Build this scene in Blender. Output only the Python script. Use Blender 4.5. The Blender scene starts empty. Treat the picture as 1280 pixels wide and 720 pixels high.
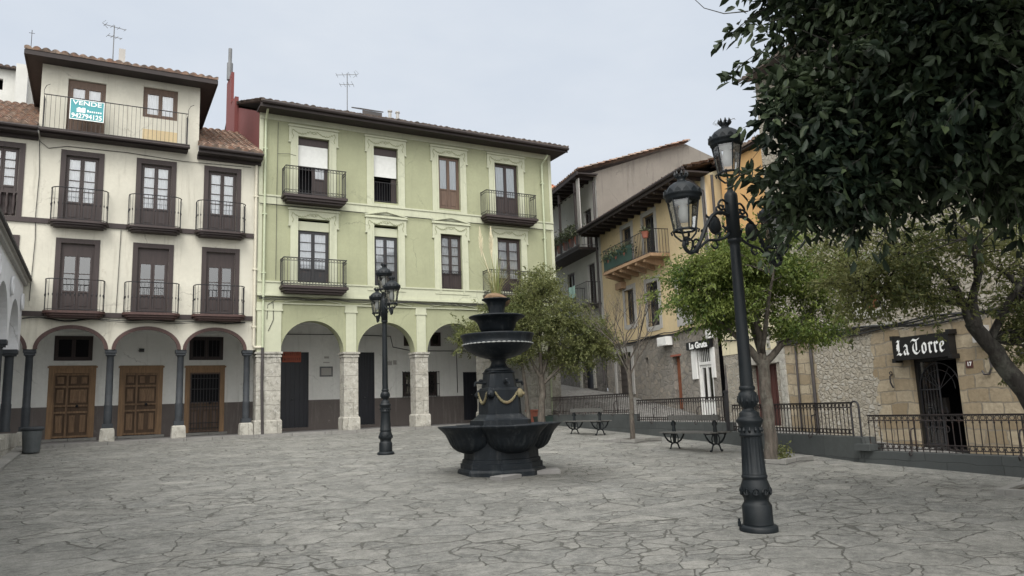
import bpy, math, random
import numpy as np
from mathutils import Matrix, Vector
R = math.radians
PI = math.pi
rnd = random.Random(7)
scene = bpy.context.scene
COL = scene.collection

# ------------------------------------------------------------------ helpers
def lin(h):
    h = h.lstrip('#')
    out = []
    for i in (0, 2, 4):
        v = int(h[i:i + 2], 16) / 255
        out.append(v / 12.92 if v <= .04045 else ((v + .055) / 1.055) ** 2.4)
    return tuple(out)

OFF = {}
def rootoff(p):
    while p is not None:
        if p.name in OFF: return OFF[p.name]
        p = p.parent
    return (0, 0, 0)

def tag(o, label=None, cat=None, group=None, kind=None):
    if label: o['label'] = label
    if cat: o['category'] = cat
    if group: o['group'] = group
    if kind: o['kind'] = kind
    return o

def thing(name, label, cat, frame=((0, 0, 0), 0), off=(0, 0, 0), group=None):
    """Empty at the base of a thing. frame = origin + z rotation of the drawing frame, off = base point in that frame."""
    o = bpy.data.objects.new(name, None); COL.objects.link(o)
    o.empty_display_size = .3
    (ox, oy, oz), rz = frame
    c, s = math.cos(rz), math.sin(rz)
    o.location = (ox + c * off[0] - s * off[1], oy + s * off[0] + c * off[1], oz + off[2])
    o.rotation_euler = (0, 0, rz)
    OFF[o.name] = off
    return tag(o, label, cat, group)

class MB:
    def __init__(s): s.v = []; s.f = []; s.m = []; s.mi = 0; s.sm = []; s.smooth = False
    def face(s, pts):
        n = len(s.v); s.v += [tuple(p) for p in pts]; s.f.append(tuple(range(n, n + len(pts)))); s.m.append(s.mi); s.sm.append(s.smooth)
    def idx(s, f): s.f.append(tuple(f)); s.m.append(s.mi); s.sm.append(s.smooth)
    def box(s, a0, a1, b0, b1, z0, z1):
        n = len(s.v)
        s.v += [(a0, b0, z0), (a1, b0, z0), (a1, b1, z0), (a0, b1, z0), (a0, b0, z1), (a1, b0, z1), (a1, b1, z1), (a0, b1, z1)]
        for q in ((0, 3, 2, 1), (4, 5, 6, 7), (0, 1, 5, 4), (1, 2, 6, 5), (2, 3, 7, 6), (3, 0, 4, 7)): s.idx([n + i for i in q])
        return s
    def obox(s, c, d, l, w, z0, z1):
        """box with centre c (x,y), direction d, length l, width w"""
        dx, dy = d; h = math.hypot(dx, dy); dx /= h; dy /= h; n = len(s.v)
        for z in (z0, z1):
            for i, j in ((-1, -1), (1, -1), (1, 1), (-1, 1)):
                s.v.append((c[0] + dx * i * l / 2 - dy * j * w / 2, c[1] + dy * i * l / 2 + dx * j * w / 2, z))
        for q in ((0, 3, 2, 1), (4, 5, 6, 7), (0, 1, 5, 4), (1, 2, 6, 5), (2, 3, 7, 6), (3, 0, 4, 7)): s.idx([n + i for i in q])
    def prism(s, poly, z0, z1):
        n = len(s.v); k = len(poly)
        s.v += [(x, y, z0) for x, y in poly] + [(x, y, z1) for x, y in poly]
        s.idx([n + i for i in reversed(range(k))]); s.idx([n + k + i for i in range(k)])
        for i in range(k): j = (i + 1) % k; s.idx([n + i, n + j, n + k + j, n + k + i])
    def loft(s, rings, cap=True, closed=True):
        n = len(s.v); k = len(rings[0])
        for r in rings: s.v += [tuple(p) for p in r]
        for a in range(len(rings) - 1):
            for i in range(k if closed else k - 1):
                j = (i + 1) % k
                s.idx([n + a * k + i, n + a * k + j, n + (a + 1) * k + j, n + (a + 1) * k + i])
        if cap and closed:
            s.idx([n + i for i in reversed(range(k))]); s.idx([n + (len(rings) - 1) * k + i for i in range(k)])
    def tube(s, pts, r, n=6, cap=True):
        pts = [Vector(p) for p in pts]; rings = []; prev = None
        for i, p in enumerate(pts):
            t = (pts[min(i + 1, len(pts) - 1)] - pts[max(i - 1, 0)])
            if t.length < 1e-9: t = Vector((0, 0, 1))
            t.normalize()
            if prev is None:
                u = t.orthogonal().normalized()
            else:
                u = prev - t * prev.dot(t)
                u = u.normalized() if u.length > 1e-6 else t.orthogonal().normalized()
            prev = u; w = t.cross(u)
            rr = r[i] if isinstance(r, (list, tuple)) else r
            rings.append([p + (u * math.cos(2 * PI * q / n) + w * math.sin(2 * PI * q / n)) * rr for q in range(n)])
        s.loft(rings, cap)
    def lathe(s, prof, n=24, c=(0, 0, 0), flute=None, a0=0, arc=2 * PI, cap=True):
        """prof = [(r,z)]; flute = (k, amp, z0, z1)"""
        rings = []; full = abs(arc - 2 * PI) < 1e-6; m = n if full else n + 1
        for r, z in prof:
            ring = []
            for q in range(m):
                th = a0 + arc * q / n; rr = max(r, 1e-4)
                if flute and flute[2] <= z <= flute[3]: rr *= 1 - flute[1] * (.5 + .5 * math.cos(flute[0] * th))
                ring.append((c[0] + rr * math.cos(th), c[1] + rr * math.sin(th), c[2] + z))
            rings.append(ring)
        s.loft(rings, cap, full)
    def ring(s, c, r, tr, ax='b', n=12, tn=4):
        pts = []
        for q in range(n + 1):
            t = 2 * PI * q / n; x, y = r * math.cos(t), r * math.sin(t)
            pts.append((c[0] + x, c[1], c[2] + y) if ax == 'b' else ((c[0], c[1] + x, c[2] + y) if ax == 'a' else (c[0] + x, c[1] + y, c[2])))
        s.tube(pts, tr, tn, False)
    def build(s, name, mat, parent=None):
        ox, oy, oz = rootoff(parent)
        me = bpy.data.meshes.new(name)
        me.from_pydata([(x - ox, y - oy, z - oz) for x, y, z in s.v], [], s.f)
        mats = mat if isinstance(mat, (list, tuple)) else [mat]
        for m in mats: me.materials.append(m)
        if len(mats) > 1: me.polygons.foreach_set('material_index', s.m)
        me.polygons.foreach_set('use_smooth', s.sm)
        me.update()
        o = bpy.data.objects.new(name, me); COL.objects.link(o)
        if parent is not None: o.parent = parent
        return o

def children(o): return [c for c in bpy.data.objects if c.parent == o]
def copy_tree(o, parent=None):
    c = o.copy(); COL.objects.link(c); c.parent = parent
    if o.name in OFF: OFF[c.name] = OFF[o.name]
    for ch in children(o): copy_tree(ch, c)
    return c

# ------------------------------------------------------------------ camera maths (level horizon, photo's focal length)
F = 940.; EYE = 1.6
_up = np.array([-.0369, 1, .1583]); _up /= np.linalg.norm(_up)
_x = np.array([(2370 - 640) / F, -(445 - 360) / F, 1.]); _x -= _up * _x.dot(_up); _x /= np.linalg.norm(_x)
_y = np.cross(_up, _x)
if _y[2] < 0: _y = -_y
CM = np.stack([_x, _y, _up])
def at(px, py, Y):
    d = CM @ np.array([(px - 640) / F, -(py - 360) / F, 1.])
    return (d[0] * Y / d[1], Y, EYE + d[2] * Y / d[1])

# ------------------------------------------------------------------ materials
def newmat(name):
    m = bpy.data.materials.new(name); m.use_nodes = True
    nt = m.node_tree; p = nt.nodes['Principled BSDF']
    return m, nt, p
class NT:
    def __init__(s, nt): s.nt = nt
    def n(s, t, **k):
        x = s.nt.nodes.new(t)
        for a, b in k.items():
            if a.startswith('i_'): x.inputs[a[2:].replace('_', ' ')].default_value = b
            else: setattr(x, a, b)
        return x
    def l(s, a, b): s.nt.links.new(a, b)
    def coord(s): return s.n('ShaderNodeTexCoord').outputs['Object']
    def noise(s, vec, scale, detail=4, rough=.6):
        x = s.n('ShaderNodeTexNoise'); x.inputs['Scale'].default_value = scale; x.inputs['Detail'].default_value = detail; x.inputs['Roughness'].default_value = rough
        if vec is not None: s.l(vec, x.inputs['Vector'])
        return x
    def mapping(s, vec, sc=(1, 1, 1), loc=(0, 0, 0), rot=(0, 0, 0)):
        x = s.n('ShaderNodeMapping'); x.inputs['Scale'].default_value = sc; x.inputs['Location'].default_value = loc; x.inputs['Rotation'].default_value = rot
        s.l(vec, x.inputs['Vector']); return x.outputs[0]
    def ramp(s, fac, stops):
        x = s.n('ShaderNodeValToRGB'); e = x.color_ramp.elements
        while len(e) < len(stops): e.new(.5)
        for i, (p, c) in enumerate(stops):
            e[i].position = p; e[i].color = (c, c, c, 1) if not isinstance(c, (tuple, list)) else (*c[:3], 1)
        s.l(fac, x.inputs[0]); return x.outputs[0]
    def mix(s, fac, a, b, mode='MIX'):
        x = s.n('ShaderNodeMix', data_type='RGBA', blend_type=mode)
        for sock, v in ((x.inputs[0], fac), (x.inputs[6], a), (x.inputs[7], b)):
            if hasattr(v, 'is_linked') or hasattr(v, 'links'): s.l(v, sock)
            elif isinstance(v, (tuple, list)): sock.default_value = (*v[:3], 1)
            else: sock.default_value = v
        return x.outputs[2]
    def math(s, op, a, b=None):
        x = s.n('ShaderNodeMath', operation=op)
        for i, v in enumerate((a, b)):
            if v is None: continue
            if hasattr(v, 'links'): s.l(v, x.inputs[i])
            else: x.inputs[i].default_value = v
        return x.outputs[0]
    def bump(s, p, h, dist=.01, strength=.6):
        x = s.n('ShaderNodeBump'); x.inputs['Distance'].default_value = dist; x.inputs['Strength'].default_value = strength
        s.l(h, x.inputs['Height']); s.l(x.outputs[0], p.inputs['Normal'])
def dk(c, k): return tuple(x * k for x in c)

def plaster(name, col, stain=(.2, .17, .12), amount=.35, rough=.9, streak=True, sc=1.0):
    m, nt, p = newmat(name); g = NT(nt); v = g.coord()
    big = g.noise(v, .55 * sc, 5, .65).outputs[0]
    base = g.mix(g.ramp(big, [(.3, 0), (.72, 1)]), dk(col, .82), dk(col, 1.08))
    fine = g.noise(v, 9 * sc, 6, .7).outputs[0]
    base = g.mix(g.ramp(fine, [(.42, 0), (.62, 1)]), base, g.mix(.5, base, dk(col, .86)))
    if streak:
        st = g.noise(g.mapping(v, (2.6, 2.6, .22)), 2.0, 6, .7).outputs[0]
        base = g.mix(g.math('MULTIPLY', g.ramp(st, [(.55, 0), (.78, 1)]), amount), base, stain)
        cr = g.n('ShaderNodeTexVoronoi', feature='DISTANCE_TO_EDGE'); cr.inputs['Scale'].default_value = .55
        cv = g.n('ShaderNodeMix', data_type='VECTOR'); cv.inputs[0].default_value = .35; g.l(v, cv.inputs[4]); g.l(g.noise(v, 1.6, 6, .7).outputs['Color'], cv.inputs[5]); g.l(cv.outputs[1], cr.inputs['Vector'])
        ck = g.math('MULTIPLY', g.ramp(cr.outputs['Distance'], [(.0, 1), (.006, 0)]), g.ramp(big, [(.5, 0), (.6, .6)]))
        base = g.mix(ck, base, dk(stain, .6))
        sp = g.noise(g.mapping(v, loc=(3, 1, 7)), 1.4, 8, .75).outputs[0]
        base = g.mix(g.math('MULTIPLY', g.ramp(sp, [(.64, 0), (.70, 1)]), amount * 1.1), base, dk(stain, 1.5))
    g.l(base, p.inputs['Base Color']); p.inputs['Roughness'].default_value = rough
    g.bump(p, g.noise(v, 26 * sc, 5, .7).outputs[0], .008, .5)
    return m

def wood(name, col, rough=.6, var=.4, sc=(14, 14, 1.2)):
    m, nt, p = newmat(name); g = NT(nt); v = g.coord()
    n = g.noise(g.mapping(v, sc), 1.5, 5, .65).outputs[0]
    c = g.mix(g.ramp(n, [(.3, 0), (.7, 1)]), dk(col, 1 - var), dk(col, 1 + var * .6))
    w = g.noise(v, 1.1, 4).outputs[0]
    c = g.mix(g.math('MULTIPLY', g.ramp(w, [(.5, 0), (.75, 1)]), .35), c, dk(col, .5))
    g.l(c, p.inputs['Base Color']); p.inputs['Roughness'].default_value = rough
    g.bump(p, n, .003, .4)
    return m

def metal(name, col, rough=.5, rust=.0, met=.0, spec=.5, scale=0.):
    m, nt, p = newmat(name); g = NT(nt); v = g.coord()
    n = g.noise(v, 3.5, 6, .7).outputs[0]
    c = g.mix(g.ramp(n, [(.35, 0), (.7, 1)]), dk(col, .75), dk(col, 1.3))
    if rust:
        r = g.noise(v, 7, 6, .7).outputs[0]
        c = g.mix(g.math('MULTIPLY', g.ramp(r, [(.55, 0), (.68, 1)]), rust), c, (.11, .05, .025))
    if scale:
        r = g.noise(g.mapping(v, (9, 9, 1.1)), 1.0, 6, .75).outputs[0]
        c = g.mix(g.math('MULTIPLY', g.ramp(r, [(.52, 0), (.72, 1)]), scale), c, (.10, .105, .105))
        r2 = g.noise(v, 12, 7, .8).outputs[0]
        c = g.mix(g.math('MULTIPLY', g.ramp(r2, [(.6, 0), (.7, 1)]), scale * .8), c, (.13, .12, .105))
    g.l(c, p.inputs['Base Color'])
    g.l(g.ramp(n, [(.3, rough - .12), (.7, rough + .15)]), p.inputs['Roughness'])
    p.inputs['Metallic'].default_value = met; p.inputs['Specular IOR Level'].default_value = spec
    g.bump(p, g.noise(v, 60, 4).outputs[0], .002, .35)
    return m

def plain(name, col, rough=.6, spec=.5):
    m, nt, p = newmat(name); g = NT(nt)
    n = g.noise(g.coord(), 8, 4).outputs[0]
    g.l(g.mix(n, dk(col, .85), dk(col, 1.12)), p.inputs['Base Color'])
    p.inputs['Roughness'].default_value = rough; p.inputs['Specular IOR Level'].default_value = spec
    return m

def glassm(name, tint=(.9, .93, .95), refl=1.0, trans=1.0, edge=.8):
    m, nt, p = newmat(name); g = NT(nt); nt.nodes.remove(p)
    out = nt.nodes['Material Output']
    t = g.n('ShaderNodeBsdfTransparent'); t.inputs[0].default_value = (*tint, 1)
    gl = g.n('ShaderNodeBsdfGlossy'); gl.inputs['Roughness'].default_value = .04
    fr = g.n('ShaderNodeLayerWeight'); fr.inputs[0].default_value = .35
    b = g.n('ShaderNodeBump'); b.inputs['Distance'].default_value = .02; b.inputs['Strength'].default_value = .06
    g.l(g.noise(g.coord(), 1.8, 2).outputs[0], b.inputs['Height']); g.l(b.outputs[0], gl.inputs['Normal'])
    mx = g.n('ShaderNodeMixShader')
    g.l(g.math('ADD', g.math('MULTIPLY', fr.outputs[0], edge), .17 * refl), mx.inputs[0])
    g.l(t.outputs[0], mx.inputs[1]); g.l(gl.outputs[0], mx.inputs[2]); g.l(mx.outputs[0], out.inputs[0])
    return m

def stonegrid(name, c1, c2, mortar, bw=.5, bh=.28, ms=.012, sc=1.0, plane='xz', rough=.9, dist=.03, speck=0.):
    """coursed ashlar"""
    m, nt, p = newmat(name); g = NT(nt); v = g.coord()
    nz = g.noise(v, 1.6, 3).outputs['Color']
    sub = g.n('ShaderNodeVectorMath', operation='SUBTRACT'); g.l(nz, sub.inputs[0]); sub.inputs[1].default_value = (.5, .5, .5)
    scl = g.n('ShaderNodeVectorMath', operation='SCALE'); g.l(sub.outputs[0], scl.inputs[0]); scl.inputs['Scale'].default_value = dist * 4
    add = g.n('ShaderNodeVectorMath', operation='ADD'); g.l(v, add.inputs[0]); g.l(scl.outputs[0], add.inputs[1])
    sx = g.n('ShaderNodeSeparateXYZ'); g.l(add.outputs[0], sx.inputs[0])
    cx = g.n('ShaderNodeCombineXYZ')
    g.l(g.math('ADD', sx.outputs[0], sx.outputs[1]) if plane == 'xz' else sx.outputs[0], cx.inputs[0]); g.l(sx.outputs[2], cx.inputs[1])
    b = g.n('ShaderNodeTexBrick'); b.offset = .43; b.squash = 1.35; b.squash_frequency = 3
    g.l(cx.outputs[0], b.inputs['Vector'])
    b.inputs['Scale'].default_value = sc; b.inputs['Brick Width'].default_value = bw; b.inputs['Row Height'].default_value = bh
    b.inputs['Mortar Size'].default_value = ms; b.inputs['Mortar Smooth'].default_value = .3; b.inputs['Bias'].default_value = 0
    b.inputs['Color1'].default_value = (*c1, 1); b.inputs['Color2'].default_value = (*c2, 1); b.inputs['Mortar'].default_value = (*mortar, 1)
    n = g.noise(v, 7, 7, .75).outputs[0]
    c = g.mix(g.ramp(n, [(.3, .0), (.7, .7)]), b.outputs['Color'], dk(c1, .62))
    w = g.noise(v, .7, 6, .7).outputs[0]
    c = g.mix(g.math('MULTIPLY', g.ramp(w, [(.5, 0), (.72, 1)]), .45), c, dk(mortar, .75))
    if speck:
        c = g.mix(g.math('MULTIPLY', g.ramp(g.noise(v, 4.5, 9, .8).outputs[0], [(.50, 0), (.60, 1)]), speck), c, (.13, .125, .11))
        c = g.mix(g.math('MULTIPLY', g.ramp(g.noise(g.mapping(v, loc=(5, 2, 1)), 6, 9, .8).outputs[0], [(.54, 0), (.62, 1)]), speck), c, (.6, .59, .55))
    g.l(c, p.inputs['Base Color']); p.inputs['Roughness'].default_value = rough
    h = g.math('ADD', g.math('MULTIPLY', b.outputs['Fac'], -1.2), g.math('MULTIPLY', n, .6))
    g.bump(p, h, .02, .7)
    return m

def rubble(name, stones, mortar, scale=4.2, joint=.07, ashlar=None, amask=None, rough=.92):
    m, nt, p = newmat(name); g = NT(nt); v = g.coord()
    nz = g.noise(v, 2.4, 3).outputs['Color']
    mixv = g.n('ShaderNodeMix', data_type='VECTOR'); mixv.inputs[0].default_value = .09
    g.l(v, mixv.inputs[4]); g.l(nz, mixv.inputs[5]); vv = g.mapping(mixv.outputs[1], (1, 1, 1.35))
    e = g.n('ShaderNodeTexVoronoi', feature='DISTANCE_TO_EDGE'); e.inputs['Scale'].default_value = scale; g.l(vv, e.inputs['Vector'])
    f = g.n('ShaderNodeTexVoronoi', feature='F1'); f.inputs['Scale'].default_value = scale; g.l(vv, f.inputs['Vector'])
    sep = g.n('ShaderNodeSeparateColor'); g.l(f.outputs['Color'], sep.inputs[0])
    sc = g.ramp(sep.outputs[0], [(i / (len(stones) - 1), c) for i, c in enumerate(stones)])
    n = g.noise(v, 9, 7, .75).outputs[0]
    sc = g.mix(g.ramp(n, [(.3, 0), (.75, .6)]), sc, dk(stones[0], .6))
    jm = g.ramp(g.math('ADD', e.outputs['Distance'], g.math('MULTIPLY', g.math('SUBTRACT', n, .5), .08)), [(joint * .4, 0), (joint, 1)])
    c = g.mix(jm, mortar, sc); h = g.math('ADD', g.math('MULTIPLY', jm, .8), g.math('MULTIPLY', n, .6))
    w = g.noise(v, .8, 6, .7).outputs[0]
    if ashlar:
        c1, c2, mo = ashlar
        sx = g.n('ShaderNodeSeparateXYZ'); g.l(mixv.outputs[1], sx.inputs[0])
        cx = g.n('ShaderNodeCombineXYZ'); g.l(g.math('ADD', sx.outputs[0], sx.outputs[1]), cx.inputs[0]); g.l(sx.outputs[2], cx.inputs[1])
        b = g.n('ShaderNodeTexBrick'); b.offset = .41; b.squash = 1.5; b.squash_frequency = 3
        wz = g.noise(v, 1.3, 3).outputs['Color']; wa = g.n('ShaderNodeVectorMath', operation='SCALE'); g.l(wz, wa.inputs[0]); wa.inputs['Scale'].default_value = .17
        wb = g.n('ShaderNodeVectorMath', operation='ADD'); g.l(cx.outputs[0], wb.inputs[0]); g.l(wa.outputs[0], wb.inputs[1]); g.l(wb.outputs[0], b.inputs['Vector'])
        b.inputs['Scale'].default_value = 1; b.inputs['Brick Width'].default_value = .46; b.inputs['Row Height'].default_value = .27; b.inputs['Mortar Size'].default_value = .016; b.inputs['Mortar Smooth'].default_value = .2; b.inputs['Bias'].default_value = -.1
        b.inputs['Color1'].default_value = (*c1, 1); b.inputs['Color2'].default_value = (*c2, 1); b.inputs['Mortar'].default_value = (*mo, 1)
        bc = g.mix(g.ramp(n, [(.35, 0), (.75, .7)]), b.outputs['Color'], dk(c1, .6))
        # where the dressed stone is: ranges along the wall, ragged edges
        s2 = g.n('ShaderNodeSeparateXYZ'); g.l(v, s2.inputs[0])
        rag = g.math('ADD', s2.outputs[0], g.math('MULTIPLY', g.math('SUBTRACT', g.noise(v, 2.2, 3).outputs[0], .5), 1.0))
        mask = None
        for lo, hi in amask[0]:
            r = g.math('MULTIPLY', g.math('GREATER_THAN', rag, lo), g.math('LESS_THAN', rag, hi))
            mask = r if mask is None else g.math('MAXIMUM', mask, r)
        ragz = g.math('ADD', s2.outputs[2], g.math('MULTIPLY', g.math('SUBTRACT', w, .5), .7))
        mask = g.math('MULTIPLY', mask, g.math('LESS_THAN', ragz, amask[1]))
        c = g.mix(mask, c, bc)
        hb = g.math('ADD', g.math('MULTIPLY', b.outputs['Fac'], -.8), g.math('MULTIPLY', n, .5))
        hm = g.n('ShaderNodeMix', data_type='FLOAT'); g.l(mask, hm.inputs[0]); g.l(h, hm.inputs[2]); g.l(hb, hm.inputs[3]); h = hm.outputs[0]
    c = g.mix(g.math('MULTIPLY', g.ramp(w, [(.5, 0), (.72, 1)]), .4), c, dk(mortar, .55))
    g.l(c, p.inputs['Base Color']); p.inputs['Roughness'].default_value = rough
    g.bump(p, h, .06, 1.0)
    return m

def flagstone(name):
    m, nt, p = newmat(name); g = NT(nt); v = g.coord()
    def warp(vec, sc, amt, det=4):
        nz = g.noise(vec, sc, det, .6).outputs['Color']
        a = g.n('ShaderNodeVectorMath', operation='SUBTRACT'); g.l(nz, a.inputs[0]); a.inputs[1].default_value = (.5, .5, .5)
        b = g.n('ShaderNodeVectorMath', operation='SCALE'); g.l(a.outputs[0], b.inputs[0]); b.inputs['Scale'].default_value = amt
        c = g.n('ShaderNodeVectorMath', operation='ADD'); g.l(vec, c.inputs[0]); g.l(b.outputs[0], c.inputs[1]); return c.outputs[0]
    base = warp(warp(v, .8, .5), 5.0, .10, 5)
    def cells(sc, loc):
        vec = g.mapping(base, sc, loc, (0, 0, R(28)))
        f1 = g.n('ShaderNodeTexVoronoi', feature='F1', voronoi_dimensions='2D'); f2 = g.n('ShaderNodeTexVoronoi', feature='F2', voronoi_dimensions='2D')
        for x in (f1, f2): x.inputs['Scale'].default_value = 1.0; g.l(vec, x.inputs['Vector'])
        sp = g.n('ShaderNodeSeparateColor'); g.l(f1.outputs['Color'], sp.inputs[0])
        return g.math('SUBTRACT', f2.outputs['Distance'], f1.outputs['Distance']), sp
    d1, s1 = cells((1.5, 2.15, 1.5), (0, 0, 0))
    d2, s2 = cells((2.9, 4.0, 2.9), (4.3, 1.7, 0))
    split = g.math('LESS_THAN', s1.outputs[1], .45)            # some big slabs are laid as several small pieces
    n = g.noise(v, 12, 10, .82).outputs[0]; n2 = g.noise(v, 2.6, 9, .78).outputs[0]; n3 = g.noise(v, 46, 6, .8).outputs[0]
    jw = g.math('MULTIPLY', g.math('SUBTRACT', g.noise(v, 1.9, 4).outputs[0], .40), .13)
    j1 = g.math('SUBTRACT', d1, jw); j2 = g.math('SUBTRACT', g.math('MULTIPLY', d2, .6), jw)
    d = g.math('MINIMUM', j1, g.math('ADD', j2, g.math('MULTIPLY', g.math('SUBTRACT', 1.0, split), 5.0)))
    d = g.math('ADD', d, g.math('MULTIPLY', g.math('SUBTRACT', n, .5), .05))
    jm = g.ramp(d, [(-.006, 0), (.018, 1)])
    tone = g.mix(split, s1.outputs[0], s2.outputs[0])
    st = g.ramp(tone, [(0, (.15, .152, .143)), (.2, (.255, .25, .23)), (.4, (.19, .192, .183)), (.6, (.30, .292, .266)), (.8, (.22, .22, .207)), (1, (.345, .335, .305))])
    st = g.mix(g.ramp(n2, [(.42, 0), (.60, .7)]), st, (.12, .12, .112))
    st = g.mix(g.ramp(g.noise(g.mapping(v, loc=(9, 4, 0)), 4.2, 9, .8).outputs[0], [(.50, 0), (.62, .6)]), st, (.40, .39, .36))
    st = g.mix(g.ramp(n, [(.46, 0), (.68, .8)]), st, (.37, .36, .33))
    st = g.mix(g.ramp(n, [(.25, .75), (.44, 0)]), st, (.07, .07, .065))
    st = g.mix(g.ramp(n3, [(.52, 0), (.66, .55)]), st, (.095, .095, .088))
    st = g.mix(g.ramp(n3, [(.34, .55), (.46, 0)]), st, (.42, .41, .38))
    jc = g.mix(g.noise(v, 2.3, 5).outputs[0], (.058, .057, .05), (.175, .17, .152))
    c = g.mix(jm, jc, st)
    w = g.noise(v, .33, 7, .7).outputs[0]
    c = g.mix(g.math('MULTIPLY', g.ramp(w, [(.45, 0), (.68, 1)]), .35), c, (.095, .095, .087))
    # damp, dirty ground round the fountain foot
    dist = g.n('ShaderNodeVectorMath', operation='DISTANCE'); g.l(g.mapping(v, (1, 1, 0)), dist.inputs[0]); dist.inputs[1].default_value = (6.6, 12.0, 0)
    damp = g.ramp(g.math('ADD', g.math('DIVIDE', dist.outputs['Value'], 4.0), g.math('MULTIPLY', g.math('SUBTRACT', w, .5), 1.1)), [(.18, .6), (.55, 0)])
    c = g.mix(damp, c, (.055, .054, .048))
    c = g.mix(1.0, c, (.84, .85, .85), 'MULTIPLY')
    g.l(c, p.inputs['Base Color'])
    g.l(g.ramp(n2, [(.3, .6), (.7, .85)]), p.inputs['Roughness']); p.inputs['Specular IOR Level'].default_value = .3
    h = g.math('ADD', g.math('ADD', g.math('MULTIPLY', jm, .7), g.math('MULTIPLY', n, .9)), g.math('MULTIPLY', n2, 1.1))
    h = g.math('ADD', h, g.math('MULTIPLY', tone, .6))
    g.bump(p, h, .035, .9)
    return m

def tilem(name, c1, c2, dark, period=.25):
    m, nt, p = newmat(name); g = NT(nt); v = g.coord()
    sx = g.n('ShaderNodeSeparateXYZ'); g.l(v, sx.inputs[0])
    cx = g.n('ShaderNodeCombineXYZ')
    g.l(g.math('FLOOR', g.math('DIVIDE', sx.outputs[0], period)), cx.inputs[0]); g.l(g.math('FLOOR', g.math('DIVIDE', sx.outputs[1], .34)), cx.inputs[1])
    wn = g.n('ShaderNodeTexWhiteNoise', noise_dimensions='2D'); g.l(cx.outputs[0], wn.inputs['Vector'])
    c = g.mix(wn.outputs[0], c1, c2)
    n = g.noise(v, 5, 7, .75).outputs[0]
    c = g.mix(g.ramp(n, [(.42, 0), (.62, 1)]), c, dark)
    g.l(c, p.inputs['Base Color']); p.inputs['Roughness'].default_value = .92
    g.bump(p, n, .01, .6); return m

def leafm(name, c1, c2, c3, trans=.25, rough=.55, spec=.4, mid=.55):
    m, nt, p = newmat(name); g = NT(nt)
    geo = g.n('ShaderNodeNewGeometry'); r = geo.outputs['Random Per Island']
    big = g.noise(g.coord(), 1.1, 3).outputs[0]
    c = g.ramp(r, [(0, c1), (mid, c2), (1, c3)])
    c = g.mix(g.ramp(big, [(.38, 0), (.62, .55)]), c, dk(c3, 1.0))
    g.l(c, p.inputs['Base Color']); p.inputs['Roughness'].default_value = rough; p.inputs['Specular IOR Level'].default_value = spec
    out = nt.nodes['Material Output']
    if trans:
        tr = g.n('ShaderNodeBsdfTranslucent'); g.l(c, tr.inputs[0]); mx = g.n('ShaderNodeMixShader'); mx.inputs[0].default_value = trans
        g.l(p.outputs[0], mx.inputs[1]); g.l(tr.outputs[0], mx.inputs[2]); g.l(mx.outputs[0], out.inputs[0])
    return m

def bark(name, c1, c2, moss=.2):
    m, nt, p = newmat(name); g = NT(nt); v = g.coord()
    n = g.noise(g.mapping(v, (16, 16, 3)), 1.2, 6, .7).outputs[0]
    c = g.mix(g.ramp(n, [(.35, 0), (.65, 1)]), c1, c2)
    w = g.noise(v, 3, 5, .7).outputs[0]
    c = g.mix(g.math('MULTIPLY', g.ramp(w, [(.5, 0), (.65, 1)]), moss), c, (.22, .23, .19))
    g.l(c, p.inputs['Base Color']); p.inputs['Roughness'].default_value = .95; g.bump(p, n, .02, .8); return m

M = {}
M['cream'] = plaster('cream_plaster', (.575, .555, .475), (.22, .195, .15), .6)
M['pentcream'] = plaster('penthouse_plaster', (.575, .555, .475), (.25, .22, .17), .5)
M['green'] = plaster('green_plaster', (.335, .348, .225), (.20, .21, .14), .45)
M['trim'] = plaster('pale_green_trim', (.49, .505, .38), (.25, .26, .19), .5)
M['relief'] = plaster('relief_green', (.27, .285, .175), (.18, .18, .13), .3)
M['arcwhite'] = plaster('passage_white', (.74, .745, .72), (.35, .35, .33), .4)
M['dado'] = plaster('passage_dado', (.13, .112, .106), (.30, .285, .27), .45, sc=1.6)
M['white'] = plaster('white_plaster', (.74, .75, .77), (.42, .42, .42), .4)
M['oldwhite'] = plaster('old_white_plaster', (.55, .55, .525), (.3, .28, .25), .7)
M['yellow'] = plaster('yellow_plaster', (.58, .465, .28), (.36, .31, .25), .7)
M['greyplaster'] = plaster('grey_patch_plaster', (.40, .39, .37), (.22, .2, .18), .5)
M['ochre'] = plaster('orange_plaster', (.66, .40, .17), (.4, .26, .13), .4)
M['pale'] = plaster('pale_cream_plaster', (.66, .60, .42), (.3, .27, .2), .5)
M['redwall'] = plaster('red_render', (.16, .045, .042), (.08, .03, .03), .4)
M['gable'] = plaster('brown_stucco', (.19, .172, .15), (.085, .078, .07), .95, sc=1.8)
M['brown'] = wood('dark_brown_paint', (.034, .022, .021), .6, .3)
M['redbrown'] = wood('red_brown_paint', (.066, .033, .028), .6, .3)
M['midbrown'] = wood('mid_brown_paint', (.115, .072, .05), .6, .3)
M['eave'] = wood('eave_timber', (.027, .019, .018), .7, .35, (3, 14, 14))
M['door'] = wood('door_oak', (.215, .128, .066), .6, .45)
M['doorframe'] = wood('door_frame_oak', (.25, .15, .075), .6, .3)
M['doorshade'] = wood('recess_shade_oak', (.10, .06, .034), .7, .3)  # darker copy of the door oak, paints shade into the recesses round the panels
M['darkdoor'] = wood('dark_door_paint', (.012, .014, .022), .45, .25)
M['rustdoor'] = wood('rust_red_door', (.22, .075, .035), .65, .4)
M['maroon'] = wood('maroon_door', (.075, .026, .022), .6, .3)
M['greydoor'] = wood('grey_brown_door', (.06, .05, .045), .8, .35)
M['whitewood'] = wood('white_painted_wood', (.72, .72, .70), .5, .08)
M['joist'] = wood('tan_timber', (.34, .22, .13), .7, .25)
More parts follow.
